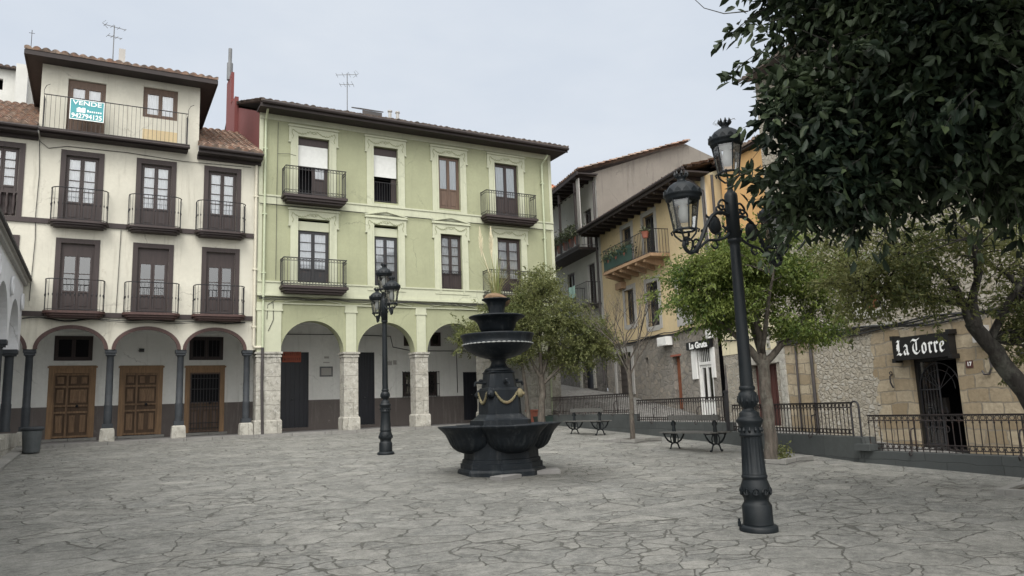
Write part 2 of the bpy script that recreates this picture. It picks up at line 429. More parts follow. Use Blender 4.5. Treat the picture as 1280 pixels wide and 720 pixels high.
M['iron'] = metal('wrought_iron', (.018, .018, .021), .55, .3)
M['lampiron'] = metal('lamp_cast_iron', (.007, .010, .0125), .5, .0, 0, .3)
M['founiron'] = metal('fountain_cast_iron', (.006, .009, .0125), .55, .0, 0, .28, .32)
M['columniron'] = metal('column_paint', (.036, .041, .047), .65, .08, 0, .3)
M['rustiron'] = metal('railing_iron', (.022, .017, .017), .6, .5)
M['gold'] = metal('old_gold_paint', (.155, .135, .075), .75, .5)
M['alu'] = metal('grey_metal', (.14, .145, .15), .55, .0)
M['zinc'] = metal('bin_metal', (.075, .085, .09), .5, .1)
M['pipe'] = plain('cream_pipe', (.55, .52, .42), .6)
M['greenpipe'] = plain('green_pipe', (.42, .46, .32), .6)
M['darkpipe'] = metal('dark_pipe', (.05, .045, .045), .6, .2)
M['cable'] = plain('black_cable', (.02, .02, .02), .7)
M['lime'] = stonegrid('limestone', (.45, .435, .385), (.36, .345, .30), (.20, .19, .165), .9, .48, .01, speck=.6)
M['kerb'] = stonegrid('kerb_stone', (.27, .265, .25), (.22, .215, .2), (.08, .08, .075), 1.1, .6, .012)
M['paving'] = plaster('passage_paving', (.19, .185, .18), (.1, .1, .1), .5)
M['slate'] = stonegrid('slate_blocks', (.075, .083, .082), (.055, .062, .063), (.03, .032, .033), .95, .42, .008, rough=.75)
M['flag'] = flagstone('flagstone_paving')
M['lane'] = rubble('lane_paving', [(.17, .165, .155), (.25, .245, .235), (.21, .21, .2)], (.12, .115, .105), 5, .05)
M['earth'] = plaster('bare_earth', (.055, .045, .033), (.03, .025, .02), .5, sc=4)
M['glass'] = glassm('window_glass')
M['dimglass'] = glassm('dim_window_glass', (.5, .55, .6), .25, 1.0, .25)
M['glassmirror'] = glassm('reflecting_window_glass', (.55, .6, .62), 1.0)
M['lampglass'] = glassm('lantern_glass', (.93, .94, .93), .7)
M['curtain'] = plain('white_curtain', (.80, .80, .82), .9)
M['blind'] = plain('roller_blind', (.62, .63, .61), .6)
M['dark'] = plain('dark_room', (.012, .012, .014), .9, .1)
M['tile'] = tilem('roof_tile', (.28, .155, .105), (.34, .25, .19), (.10, .085, .075))
M['tileorange'] = tilem('orange_roof_tile', (.42, .15, .07), (.48, .22, .11), (.2, .09, .06))
M['tilegrey'] = tilem('old_grey_tile', (.13, .095, .08), (.18, .14, .115), (.05, .045, .042))
M['teal'] = plain('teal_board', (.05, .28, .31), .5)
M['signwhite'] = plain('sign_white', (.82, .83, .82), .5)
M['black'] = plain('sign_black', (.008, .008, .009), .35)
M['orangesign'] = plain('orange_sign', (.34, .075, .035), .6)
M['teracotta'] = plain('terracotta_pot', (.26, .09, .06), .85)
M['blue'] = plain('blue_enamel', (.03, .06, .32), .4)
M['cloth'] = plain('pale_teal_cloth', (.45, .68, .62), .9)
M['frosted'] = plain('frosted_lamp', (.62, .63, .62), .4)
M['bench'] = wood('bench_slats', (.10, .098, .092), .75, .3, (2, 14, 14))

# ------------------------------------------------------------------ sun, sky, camera
SUN_EL, SUN_AZ = R(52), R(213)      # azimuth measured clockwise from +Y
w = bpy.data.worlds.new('World'); scene.world = w; w.use_nodes = True
g = NT(w.node_tree); bg = w.node_tree.nodes['Background']
sky = g.n('ShaderNodeTexSky', sky_type='NISHITA'); sky.sun_disc = False; sky.sun_elevation = SUN_EL; sky.sun_rotation = SUN_AZ
sky.air_density = 1.2; sky.dust_density = 4.0; sky.ozone_density = 1.5
hs = g.n('ShaderNodeHueSaturation'); hs.inputs['Saturation'].default_value = .45; g.l(sky.outputs[0], hs.inputs['Color'])
tc = g.n('ShaderNodeTexCoord').outputs['Generated']
cl = g.noise(g.mapping(tc, (1.2, 1.2, 3.2)), 1.6, 6, .55).outputs[0]
cloud = g.mix(g.ramp(cl, [(.3, 0), (.72, 1)]), (5.4, 6.0, 6.85), (6.8, 7.2, 7.7))
dt = g.n('ShaderNodeVectorMath', operation='DOT_PRODUCT'); g.l(tc, dt.inputs[0])
dt.inputs[1].default_value = (math.sin(SUN_AZ) * math.cos(SUN_EL), math.cos(SUN_AZ) * math.cos(SUN_EL), math.sin(SUN_EL))
glow = g.math('MULTIPLY', g.math('ADD', dt.outputs['Value'], 1.0), .5)
lift = g.ramp(glow, [(.0, .25), (.62, .26), (.82, .62), (1.0, 1.0)])      # cloud is brightest round the hidden sun
cloud = g.mix(g.ramp(glow, [(.55, 0), (.9, 1)]), cloud, (6.6, 6.5, 6.2))
ov = g.n('ShaderNodeVectorMath', operation='SCALE'); g.l(g.mix(.86, hs.outputs[0], cloud), ov.inputs[0]); g.l(g.math('MULTIPLY', lift, 3.1), ov.inputs['Scale'])
g.l(ov.outputs[0], bg.inputs['Color'])
bg.inputs['Strength'].default_value = .105
sl = bpy.data.lights.new('sun', 'SUN'); sl.energy = 1.2; sl.angle = R(28); sl.color = (1, .97, .92)
so = bpy.data.objects.new('sun', sl); COL.objects.link(so)
sd = Vector((math.sin(SUN_AZ) * math.cos(SUN_EL), math.cos(SUN_AZ) * math.cos(SUN_EL), math.sin(SUN_EL)))
so.rotation_euler = sd.to_track_quat('Z', 'Y').to_euler(); so.location = (0, 0, 30)
cd = bpy.data.cameras.new('camera'); cam = bpy.data.objects.new('camera', cd); COL.objects.link(cam)
cd.sensor_width = 36; cd.lens = 36 * F / 1280; cd.clip_start = .1; cd.clip_end = 3000
r_, u_, f_ = CM[:, 0], CM[:, 1], CM[:, 2]
mt = Matrix(((r_[0], u_[0], -f_[0], 0), (r_[1], u_[1], -f_[1], 0), (r_[2], u_[2], -f_[2], EYE), (0, 0, 0, 1)))
cam.matrix_world = mt
scene.camera = cam
vs = scene.view_settings; vs.view_transform = 'Standard'; vs.look = 'None'; vs.exposure = .58; vs.gamma = 1; vs.use_curve_mapping = False
scene.render.engine = 'CYCLES'
scene.cycles.max_bounces = 6; scene.cycles.transparent_max_bounces = 16

# ------------------------------------------------------------------ ground
S = .035
def gz(y): return S * y
TW = [(12.45, -6), (12.62, 9.55), (13.79, 14.22), (14.55, 19.0), (15.25, 25.2)]   # front foot of the terrace wall
def twx(y):
    for (x0, y0), (x1, y1) in zip(TW, TW[1:]):
        if y <= y1: return x0 + (x1 - x0) * (y - y0) / (y1 - y0)
    return TW[-1][0]
mb = MB()
left = -45
poly = [(left, -40), (12.45, -40)] + [(x + .15, y) for x, y in TW] + [(16.9, 26.4), (16.9, 27), (left, 27)]
mb.face([(x, y, gz(y)) for x, y in poly])
tag(mb.build('plaza_paving', M['flag']), kind='structure')
mb = MB(); mb.face([(-600, -600, -3.2), (600, -600, -3.2), (600, 900, -3.2), (-600, 900, -3.2)])
tag(mb.build('ground', M['paving']), kind='structure')
# raised walk under the arcades
mb = MB(); mb.box(-9, 16.95, 26.32, 30.2, .3, 1.0)
tag(mb.build('arcade_pavement', M['paving']), kind='structure')
mb = MB()
x = -9.0
while x < 16.9:
    l = rnd.uniform(.8, 1.5); x1 = min(x + l, 16.96)
    mb.box(x, x1 - .012, 26.12 + rnd.uniform(-.012, .012), 26.318, .7, 1.004 + rnd.uniform(-.006, .006)); x = x1
tag(mb.build('kerb', M['kerb']), kind='structure')

# lane climbing behind the terrace, along the right hand houses
TH = R(-101.5); P0 = (16.7, 10.1, 0)
DT = (math.sin(R(11.5)), math.cos(R(11.5)))
LZ = [(-30, -1.2), (0, .25), (10, .95), (16.7, 1.92), (20.8, 2.32), (50, 5.2)]
def lz(t):
    for (a, z0), (b, z1) in zip(LZ, LZ[1:]):
        if t <= b: return z0 + (z1 - z0) * (t - a) / (b - a)
    return LZ[-1][1]
TOPS = [(9.55, .55), (14.22, .80), (19.0, 1.02), (25.3, 1.25)]
def wtop(y):
    for yy, z in TOPS:
        if y <= yy: return z
    return 1.25
mb = MB(); rows = []
ys = [-18 + i * .75 for i in range(110)]
for y in ys:
    t = (y - P0[1]) / DT[1]; xr = P0[0] + DT[0] * t + .3; z1 = lz(t)
    if y < 25: xl = twx(y) + .27; z0 = min(z1, wtop(y) - .12)
    elif y < 26.6: xl = 15.4 + (y - 25) / 1.6 * 1.5; z0 = min(z1, 1.2 + (y - 25) * .6)
    else: xl = 16.87; z0 = z1 - .1
    row = []
    for k in range(9):
        u = k / 8; sm = u * u * (3 - 2 * u); row.append((xl + (xr - xl) * u, y, z0 + (z1 - z0) * min(1, sm * 1.2)))
    rows.append(row)
mb.smooth = True
mb.loft(rows, False, False)
tag(mb.build('lane', M['lane']), kind='structure')

# ------------------------------------------------------------------ building pieces
def wall_holes(mb, a0, a1, z0, z1, holes, b=0.0, depth=.25, back=.6):
    """front face of a wall with rectangular openings; each opening gets a reveal (slot 0) and a dark recess (slot 1)"""
    A = sorted({a0, a1} | {max(a0, min(a1, h[i])) for h in holes for i in (0, 1)})
    Z = sorted({z0, z1} | {max(z0, min(z1, h[i])) for h in holes for i in (2, 3)})
    for i in range(len(A) - 1):
        for j in range(len(Z) - 1):
            ca, cz = (A[i] + A[i + 1]) / 2, (Z[j] + Z[j + 1]) / 2
            if any(h[0] < ca < h[1] and h[2] < cz < h[3] for h in holes): continue
            mb.face([(A[i], b, Z[j]), (A[i + 1], b, Z[j]), (A[i + 1], b, Z[j + 1]), (A[i], b, Z[j + 1])])
    for h in holes:
        x0, x1, y0, y1 = h[:4]
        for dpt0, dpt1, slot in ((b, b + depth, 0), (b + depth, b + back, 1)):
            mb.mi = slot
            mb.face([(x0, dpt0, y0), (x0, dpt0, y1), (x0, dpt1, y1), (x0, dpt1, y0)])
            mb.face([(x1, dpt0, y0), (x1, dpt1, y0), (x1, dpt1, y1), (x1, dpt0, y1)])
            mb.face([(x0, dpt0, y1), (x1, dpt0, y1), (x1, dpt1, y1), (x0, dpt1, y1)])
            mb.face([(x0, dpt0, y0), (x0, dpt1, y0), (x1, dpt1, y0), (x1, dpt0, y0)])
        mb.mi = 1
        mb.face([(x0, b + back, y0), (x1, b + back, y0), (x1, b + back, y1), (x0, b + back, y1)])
        mb.mi = 0

def arch_bay(mb, a0, a1, c, hw, rise, zs, zt, b0=0., b1=.35, n=24):
    """wall panel a0..a1, zs..zt with an elliptical arch cut into it"""
    pts = [(c - hw * math.cos(PI * i / n), zs + rise * math.sin(PI * i / n)) for i in range(n + 1)]
    for b, fl in ((b0, 0), (b1, 1)):
        for i in range(n):
            (x0, y0), (x1, y1) = pts[i], pts[i + 1]
            q = [(x0, b, y0), (x1, b, y1), (x1, b, zt), (x0, b, zt)]
            mb.face(q[::-1] if fl else q)
        for x0, x1 in ((a0, c - hw), (c + hw, a1)):
            if x1 - x0 > 1e-4: mb.face([(x0, b, zs), (x1, b, zs), (x1, b, zt), (x0, b, zt)])
    for i in range(n):
        (x0, y0), (x1, y1) = pts[i], pts[i + 1]
        mb.face([(x0, b0, y0), (x0, b1, y0), (x1, b1, y1), (x1, b0, y1)])
    for x0, x1 in ((a0, c - hw), (c + hw, a1)):
        if x1 - x0 > 1e-4: mb.face([(x0, b0, zs), (x0, b1, zs), (x1, b1, zs), (x1, b0, zs)])

def arch_ring(mb, c, hw, rise, zs, w, b0, b1, n=28):
    prev = None
    for i in range(n + 1):
        t = PI * i / n
        o = (c - hw * math.cos(t), zs + rise * math.sin(t)); q = (c - (hw - w) * math.cos(t), zs + (rise - w) * math.sin(t))
        cur = [(o[0], b0, o[1]), (q[0], b0, q[1]), (q[0], b1, q[1]), (o[0], b1, o[1])]
        if prev:
            for k in range(4): mb.face([prev[k], prev[(k + 1) % 4], cur[(k + 1) % 4], cur[k]])
        prev = cur

def tile_roof(name, parent, a0, a1, b0, b1, z0, z1, mat, period=.25, courses=None):
    """barrel tiles as real corrugation, stepped at every course"""
    mb = MB(); mb.smooth = False
    L = math.hypot(b1 - b0, z1 - z0); nc = courses or max(2, int(L / .34)); n = max(2, int((a1 - a0) / (period / 6)))
    rr = random.Random(int(a0 * 100 + z0 * 10)); jit = [rr.uniform(-.012, .012) for _ in range(400)]
    nb = (b1 - b0) / L; nz = (z1 - z0) / L
    for k in range(nc):
        s0, s1 = k / nc, (k + 1) / nc
        rows = []
        for s_, up in ((s0, .035), (s1, .0)):
            row = []
            for i in range(n + 1):
                a = a0 + (a1 - a0) * i / n; ph = (a / period) % 1.0; ci = int(a / period) % 390
                h = .075 * abs(math.sin(PI * ph)) ** .8 + up + jit[(ci + k * 7) % 400]
                d = jit[(ci * 3 + k) % 400] * 1.2
                row.append((a, b0 + (b1 - b0) * s_ - nz * h + d * nb, z0 + (z1 - z0) * s_ + nb * h))
            rows.append(row)
        # front lip
        low = [(p[0], b0 + (b1 - b0) * s0 + .002, z0 + (z1 - z0) * s0 - .005) for p in rows[0]]
        mb.loft([low, rows[0], rows[1]], False, False)
    mb.face([(a0, b0 + .02, z0 - .02), (a1, b0 + .02, z0 - .02), (a1, b1, z1 - .02), (a0, b1, z1 - .02)])
    return mb.build(name, mat, parent)

def casement(parent, a0, a1, z0, z1, b=.1, name='window', mat='brown', rows=4, solid=.0, leaves=2, curtain='curtain', fw=.05, panel=None, dark=False, top=0., glass='glass'):
    """window or glazed door: frame mesh, sub-parts pane / curtain / lower panel"""
    fr = MB(); d0, d1 = b, b + .06
    fr.box(a0, a0 + fw, d0, d1, z0, z1); fr.box(a1 - fw, a1, d0, d1, z0, z1)
    fr.box(a0 + fw, a1 - fw, d0, d1, z1 - fw - top, z1); fr.box(a0 + fw, a1 - fw, d0, d1, z0, z0 + fw)
    A0, A1, Zb, Zt = a0 + fw, a1 - fw, z0 + fw, z1 - fw - top
    lw = (A1 - A0) / leaves; zs = Zb + (Zt - Zb) * solid; st = .055
    gl = MB(); pn = MB(); cu = MB()
    for k in range(leaves):
        l0, l1 = A0 + k * lw + .004, A0 + (k + 1) * lw - .004
        e0, e1 = d0 - .012, d1 - .014
        fr.box(l0, l0 + st, e0, e1, Zb, Zt); fr.box(l1 - st, l1, e0, e1, Zb, Zt)
        fr.box(l0 + st, l1 - st, e0, e1, Zt - st, Zt); fr.box(l0 + st, l1 - st, e0, e1, Zb, Zb + st)
        gz0 = Zb + st
        if solid > 0:
            fr.box(l0 + st, l1 - st, e0, e1, zs, zs + st); gz0 = zs + st
            pn.box(l0 + st, l1 - st, e0 + .02, e1 - .005, Zb + st, zs)
            pn.box(l0 + st + .05, l1 - st - .05, e0 + .006, e0 + .0195, Zb + st + .06, zs - .06)
        gz1 = Zt - st
        for r in range(1, rows):
            zz = gz0 + (gz1 - gz0) * r / rows
            fr.box(l0 + st, l1 - st, e0 + .008, e1 - .008, zz - .011, zz + .011)
        y = b + .02
        gl.face([(l0 + st - .005, y, gz0 - .005), (l1 - st + .005, y, gz0 - .005), (l1 - st + .005, y, gz1 + .005), (l0 + st - .005, y, gz1 + .005)])
    f = fr.build(name, M[mat], parent)
    gl.build('pane', M[glass], f)
    if solid > 0: pn.build('panel', M[panel or mat], f)
    if curtain:
        cu.smooth = True; n = 40; y = b + .055; rws = []
        ph = rnd.uniform(0, 6)
        for zz in (zs if solid else Zb, Zt):
            rws.append([(A0 + (A1 - A0) * i / n, y + .018 * math.sin(i * 1.25 + ph), zz) for i in range(n + 1)])
        cu.loft(rws, False, False)
        cu.build('curtain', M[curtain], f)
    return f

def resample(path, sp):
    out = []; acc = 0.; seg = [(Vector(p), Vector(q)) for p, q in zip(path, path[1:])]
    tot = sum((q - p).length for p, q in seg); n = max(1, round(tot / sp)); step = tot / n
    for i in range(n + 1):
        d = i * step
        for p, q in seg:
            l = (q - p).length
            if d <= l + 1e-6: out.append(p + (q - p) * (d / l if l else 0)); break
            d -= l
        else: out.append(seg[-1][1])
    return out

def railing(mb, path, z0, z1, sp=.11, r=.008, rings=False, knob=False, corner=True):
    P = resample(path, sp)
    for p in P:
        mb.tube([(p[0], p[1], z0), (p[0], p[1], z1)], r, 4, False)
        if knob:
            zm = (z0 + z1) / 2
            mb.tube([(p[0], p[1], zm - .05), (p[0], p[1], zm - .02), (p[0], p[1], zm + .02), (p[0], p[1], zm + .05)], [.006, .019, .019, .006], 5, False)
    for z, rr in ((z0 + .03, .011), (z1, .017)):
        mb.tube([(p[0], p[1], z) for p in path], rr, 5)
    if rings:
        for z in (z0 + .14, z1 - .11): mb.tube([(p[0], p[1], z) for p in path], .009, 4)
        for p, q in zip(P, P[1:]):
            c = (p + q) / 2; t = (q - p).normalized()
            for zc in (z0 + .085, z1 - .055):
                pts = []
                for k in range(9):
                    th = 2 * PI * k / 8; pts.append((c[0] + t[0] * .042 * math.cos(th), c[1] + t[1] * .042 * math.cos(th), zc + .042 * math.sin(th)))
                mb.tube(pts, .006, 3, False)
    if corner:
        for p in (path[0], path[-1]): mb.tube([(p[0], p[1], z0 - .02), (p[0], p[1], z1 + .03)], .014, 5)

def bow_path(a0, a1, d, rc, n=6):
    """plan of a balcony with rounded corners: from the wall, round the front, back to the wall"""
    pts = [(a0, 0.0)]
    for i in range(n + 1):
        t = PI / 2 * i / n; pts.append((a0 + rc - rc * math.cos(t), -d + rc - rc * math.sin(t)))
    for i in range(n + 1):
        t = PI / 2 * i / n; pts.append((a1 - rc + rc * math.sin(t), -d + rc - rc * math.cos(t)))
    pts.append((a1, 0.0)); return pts

def balcony(parent, a0, a1, d, zs0, zs1, zr, rc=0., slab='brown', sp=.11, rings=False, knob=False, iron='iron', name='balcony'):
    mb = MB(); h = zs1 - zs0
    def plan(off):
        p = bow_path(a0 - off, a1 + off, d + off, max(rc, .001) + (off if rc else 0)); return p
    for off, q0, q1 in ((.05, .62, 1.0), (-.01, .28, .615), (-.09, 0, .275)):
        mb.prism(plan(off)[::-1][:], zs0 + h * q0, zs0 + h * q1)
    s = mb.build(name, M[slab], parent)
    rl = MB(); path = [(x, y) for x, y in bow_path(a0, a1, d, max(rc, .001))]
    if rc == 0: path = [(a0, 0), (a0, -d), (a1, -d), (a1, 0)]
    railing(rl, path, zs1 + .01, zr, sp, .0085, rings, knob)
    rl.build('railing', M[iron], s)
    return s

def text_mb(txt, size, extr=.006, bold=0.):
    cu = bpy.data.curves.new('txt', 'FONT'); cu.body = txt; cu.size = size; cu.extrude = extr; cu.offset = bold; cu.align_x = 'CENTER'; cu.align_y = 'CENTER'
    o = bpy.data.objects.new('txt', cu); COL.objects.link(o)
    bpy.context.view_layer.update()
    me = bpy.data.meshes.new_from_object(o.evaluated_get(bpy.context.evaluated_depsgraph_get()))
    v = [tuple(x.co) for x in me.vertices]; f = [tuple(p.vertices) for p in me.polygons]
    bpy.data.objects.remove(o); bpy.data.curves.remove(cu); bpy.data.meshes.remove(me)
    return v, f
def add_text(mb, txt, size, a, b, z, extr=.004, bold=0., sx=1.0):
    v, f = text_mb(txt, size, extr, bold); n = len(mb.v)
    mb.v += [(a + x * sx, b - zz, z + y) for x, y, zz in v]
    for q in f: mb.idx([n + i for i in q])

def antenna(name, base, h, n=5, yaw=0., parent=None, scale=1.):
    mb = MB(); x, y, z = base; c, s = math.cos(yaw), math.sin(yaw)
    mb.tube([(x, y, z), (x, y, z + h)], .018, 5)
    for k, (zz, L) in enumerate(((h * .96, .9), (h * .75, .6))):
        L *= scale
        mb.tube([(x - c * L * .5, y - s * L * .5, z + zz), (x + c * L * .6, y + s * L * .6, z + zz + .03)], .011, 4)
        for i in range(n):
            u = -L * .45 + i * L / (n - 1); w_ = (.28 - .03 * i) * scale
            mb.tube([(x + c * u + s * w_, y + s * u - c * w_, z + zz), (x + c * u - s * w_, y + s * u + c * w_, z + zz + .03)], .007, 3)
    mb.tube([(x - .3 * scale * c, y - .3 * scale * s, z + h * .9), (x - .55 * scale * c, y - .55 * scale * s, z + h * .98), (x - .4 * scale * c, y - .4 * scale * s, z + h * 1.05)], .009, 4)
    return mb.build(name, M['alu'], parent)

FY = 26.71
FR = ((0, FY, 0), 0)
# ================================================================== CREAM HOUSE
ch = thing('cream_house', 'cream plastered arcaded house with dark brown windows and a set-back top storey', 'house', FR, (1.3, 0, 1.0))
CX = (-4.0, -1.87, .29, 2.32, 4.40)
wins = []
for cx in (-.75, 1.39, 3.465): wins += [(cx - .46, cx + .46, 7.86, 10.0), (cx - .46, cx + .46, 5.02, 7.16)]
wins += [(-3.3, -2.45, 7.9, 10.05), (-3.3, -2.45, 5.02, 7.16), (-5.3, -4.4, 7.9, 10.05), (-5.3, -4.4, 5.02, 7.16)]
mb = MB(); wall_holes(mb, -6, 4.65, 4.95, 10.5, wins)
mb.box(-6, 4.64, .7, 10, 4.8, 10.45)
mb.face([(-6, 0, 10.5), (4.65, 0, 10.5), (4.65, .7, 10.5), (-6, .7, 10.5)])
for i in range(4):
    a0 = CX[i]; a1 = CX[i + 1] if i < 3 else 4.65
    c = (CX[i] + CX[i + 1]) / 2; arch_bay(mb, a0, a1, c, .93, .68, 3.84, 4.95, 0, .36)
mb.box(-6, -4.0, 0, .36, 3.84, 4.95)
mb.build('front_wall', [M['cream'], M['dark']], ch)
for i in range(4):
    mb = MB(); arch_ring(mb, (CX[i] + CX[i + 1]) / 2, 1.0, .745, 3.842, .11, -.03, .05); mb.build('arch_moulding', M['redbrown'], ch)
for cx in CX:
    mb = MB(); b = .17
    mb.smooth = True
    mb.lathe([(.115, 1.55), (.12, 2.1), (.118, 2.12), (.108, 2.13), (.1, 3.62), (.13, 3.66)], 20, (cx, b, 0), cap=False)
    mb.smooth = False
    mb.box(cx - .165, cx + .165, b - .165, b + .165, 3.74, 3.838); mb.box(cx - .14, cx + .14, b - .14, b + .14, 3.665, 3.738)
    mb.box(cx - .15, cx + .15, b - .15, b + .15, 1.41, 1.55)
    c_ = mb.build('column', M['columniron'], ch)
    mb = MB(); mb.loft([[(cx + i * q, b + j * q, z) for i, j in ((-1, -1), (1, -1), (1, 1), (-1, 1))] for q, z in ((.215, .98), (.2, 1.3), (.19, 1.375), (.165, 1.405))])
    mb.build('plinth', M['lime'], c_)
# passage behind
mb = MB(); holes = [(-1.5, -.09, 1.1, 3.55), (.63, 2.02, 1.1, 3.54), (2.76, 4.12, 1.1, 3.53), (-1.38, -.23, 3.72, 4.57), (2.87, 4.04, 3.73, 4.59)]
wall_holes(mb, -6, 4.65, 2.16, 4.9, holes, 3.2, .2, .45)
mb.face([(-6, .36, 4.72), (4.65, .36, 4.72), (4.65, 3.2, 4.72), (-6, 3.2, 4.72)])
mb.build('passage_wall', [M['arcwhite'], M['dark']], ch)
mb = MB(); wall_holes(mb, -6, 4.65, 1.0, 2.16, [(h[0], h[1], h[2], 2.17) for h in holes[:3]], 3.196, .2, .45)
mb.build('dado', [M['dado'], M['dark']], ch)
def panel_door(parent, a0, a1, z0, z1, b, leafm='door', framem='doorframe', grille=False):
    fw = .16; mb = MB()
    mb.box(a0, a0 + fw, b - .05, b + .1, z0, z1); mb.box(a1 - fw, a1, b - .05, b + .1, z0, z1); mb.box(a0 - .0, a1 + .0, b - .055, b + .1, z1 - .0, z1 + .0 + .1)
    mb.box(a0 + fw, a1 - fw, b - .04, b + .1, z1 - fw, z1)
    mb.box(a0 - .04, a1 + .04, b - .07, b - .056, z1 + .02, z1 + .08)
    fr = mb.build('door', M[framem], parent)
    lf = MB(); pnl = MB(); A0, A1, Z0, Z1 = a0 + fw, a1 - fw, z0 + .02, z1 - fw; sp = A0 + (A1 - A0) * .37
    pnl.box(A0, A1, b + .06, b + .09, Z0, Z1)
    for x0, x1 in ((A0, A0 + .045), (A1 - .045, A1), (sp - .03, sp + .03)): lf.box(x0, x1, b + .0, b + .0445, Z0, Z1)
    for q in (.0, .375, .475, .775, .965): lf.box(A0 + .046, sp - .031, b + .002, b + .0445, Z0 + (Z1 - Z0) * q, Z0 + (Z1 - Z0) * (q + .03)); lf.box(sp + .031, A1 - .046, b + .002, b + .0445, Z0 + (Z1 - Z0) * q, Z0 + (Z1 - Z0) * (q + .03))
    for (x0, x1) in ((A0, sp), (sp, A1)):
        H = Z1 - Z0; xs = [(x0 + .05, x1 - .05)] if x1 - x0 < .5 else [(x0 + .05, (x0 + x1) / 2 - .025), ((x0 + x1) / 2 + .025, x1 - .05)]
        for q0, q1, one in ((.05, .36, 0), (.40, .46, 1), (.5, .76, 1), (.8, .96, 0)):
            for y0, y1 in ([(x0 + .05, x1 - .05)] if one else xs):
                z_0, z_1 = Z0 + H * q0, Z0 + H * q1
                z_0 += .05 if q0 > .06 else .03
                if z_1 - z_0 > .12:
                    lf.box(y0 + .05, y1 - .05, b + .03, b + .0595, z_0 + .035, z_1 - .035); lf.box(y0 + .09, y1 - .09, b + .008, b + .0299, z_0 + .08, z_1 - .08) if y1 - y0 > .22 and z_1 - z_0 > .25 else None
        pass
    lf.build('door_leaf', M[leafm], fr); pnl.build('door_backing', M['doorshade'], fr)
    hn = MB(); hn.smooth = True; hn.lathe([(.02, 0), (.05, .01), (.05, .03), (.0, .05)], 10, (0, 0, 0))
    hn.v = [(sp + .32 + x, b - .012 - z, Z0 + 1.05 + y) for x, y, z in hn.v]
    hn.build('knob', M['iron'], fr)
    if grille:
        gp = MB(); gp.box(A0 + .05, A1 - .05, b - .012, b - .004, Z0 + (Z1 - Z0) * .5, Z1 - .06); gp.build('dark_pane', M['dark'], fr)
        gr = MB()
        k = 0; x = A0 + .06
        while x < A1: gr.tube([(x, b - .03, Z0 + .05), (x, b - .03, Z1 - .05)], .012, 4); x += .105
        for q in (.06, .15, .42, .5, .72, .9): gr.box(A0 + .02, A1 - .02, b - .045, b - .015, Z0 + (Z1 - Z0) * q - .012, Z0 + (Z1 - Z0) * q + .012)
        gr.build('grille', M['iron'], fr)
    return fr
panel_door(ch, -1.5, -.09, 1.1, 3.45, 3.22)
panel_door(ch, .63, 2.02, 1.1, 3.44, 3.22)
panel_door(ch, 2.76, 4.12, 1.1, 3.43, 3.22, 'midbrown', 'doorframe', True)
for h in holes[:3]: mb = MB(); mb.box(h[0] - .1, h[1] + .1, 3.0, 3.19, 1.0, 1.095); mb.build('door_step', M['kerb'], ch)
for h in holes[3:]: casement(ch, h[0], h[1], h[2], h[3], 3.17, 'fanlight', 'brown', 1, 0, 2, None, .07, glass='dark')
gr = MB()
for k in range(8): x = 2.98 + k * .136; gr.tube([(x, 3.14, 3.78), (x, 3.14, 4.55)], .011, 4)
gr.build('fanlight_grille', M['iron'], ch)
mb = MB(); mb.box(1.21, 1.38, 3.14, 3.19, 4.02, 4.14); mb.build('wall_vent', M['iron'], ch)
# dark string courses
mb = MB(); mb.box(-6, 4.62, -.06, -.002, 4.84, 4.99); mb.build('string_course', M['brown'], ch)
mb = MB(); mb.box(-6, 4.60, -.055, -.002, 7.73, 7.885); mb.build('string_course', M['brown'], ch)
# windows of the two floors, with board surrounds
for i, cx in enumerate((-.75, 1.39, 3.465, -2.875, -4.85)):
    for fl, (z0, z1, zt) in enumerate(((7.86, 10.0, 10.17), (5.02, 7.16, 7.31))):
        if i >= 3: z0, z1, zt = z0 + .04, z1 + .05 if fl == 0 else z1, zt + .05 if fl == 0 else zt
        hw = .46 if i < 3 else .43; q = .145
        mb = MB(); mb.box(cx - hw - q, cx - hw, -.03, .04, z0 - (.1 if i >= 3 else 0), zt); mb.box(cx + hw, cx + hw + q, -.03, .04, z0 - (.1 if i >= 3 else 0), zt)
        mb.box(cx - hw, cx + hw, -.028, .04, z1, zt - .002)
        sur = mb.build('window_surround', M['brown'], ch)
        if fl == 0: casement(ch, cx - hw, cx + hw, z0, z1, .07, 'balcony_door' if i < 3 else 'window', 'brown', 4, .27 if i < 3 else .42, 2, 'curtain', .045)
        else: casement(ch, cx - hw, cx + hw, z0, z1, .07, 'balcony_door', 'brown', 2, .31, 2, None, .05, top=.3 if i == 0 else .42, glass='glassmirror')
for cx, o in ((-.76, 0), (1.385, 0), (3.42, 0)):
    balcony(ch, cx - .775, cx + .775, .48, 7.62, 7.80, 8.82, .26, 'brown', .115, False, True)
    balcony(ch, cx - .79, cx + .79, .46, 4.78, 4.98, 5.95, .22, 'redbrown', .115, False, True)
# small balustrade in the left window
mb = MB(); mb.smooth = True
for k in range(5): mb.lathe([(.03, 0), (.045, .06), (.02, .2), (.055, .4), (.03, .62), (.045, .68)], 10, (-3.22 + k * .175, -.01, 7.92))
mb.smooth = False; mb.box(-3.3, -2.45, -.05, .03, 8.6, 8.66); mb.build('window_balustrade', M['brown'], ch)
# eaves and side roofs
for a0, a1 in ((-6, -1.98), (2.62, 4.72)):
    mb = MB(); mb.box(a0, a1, -.5, 0.02, 10.46, 10.52); mb.box(a0, a1, -.12, -.003, 10.36, 10.459); mb.box(a0, a1, -.5, -.44, 10.525, 10.66)
    mb.lathe([(.001, 0)] * 2, 3) if False else None
    mb.tube([(a0, -.56, 10.62), (a1, -.56, 10.6)], .06, 8)
    mb.build('eave', M['eave'], ch)
    tile_roof('roof', ch, a0, a1 - .02, -.52, 5.2, 10.68, 13.4, M['tile'])
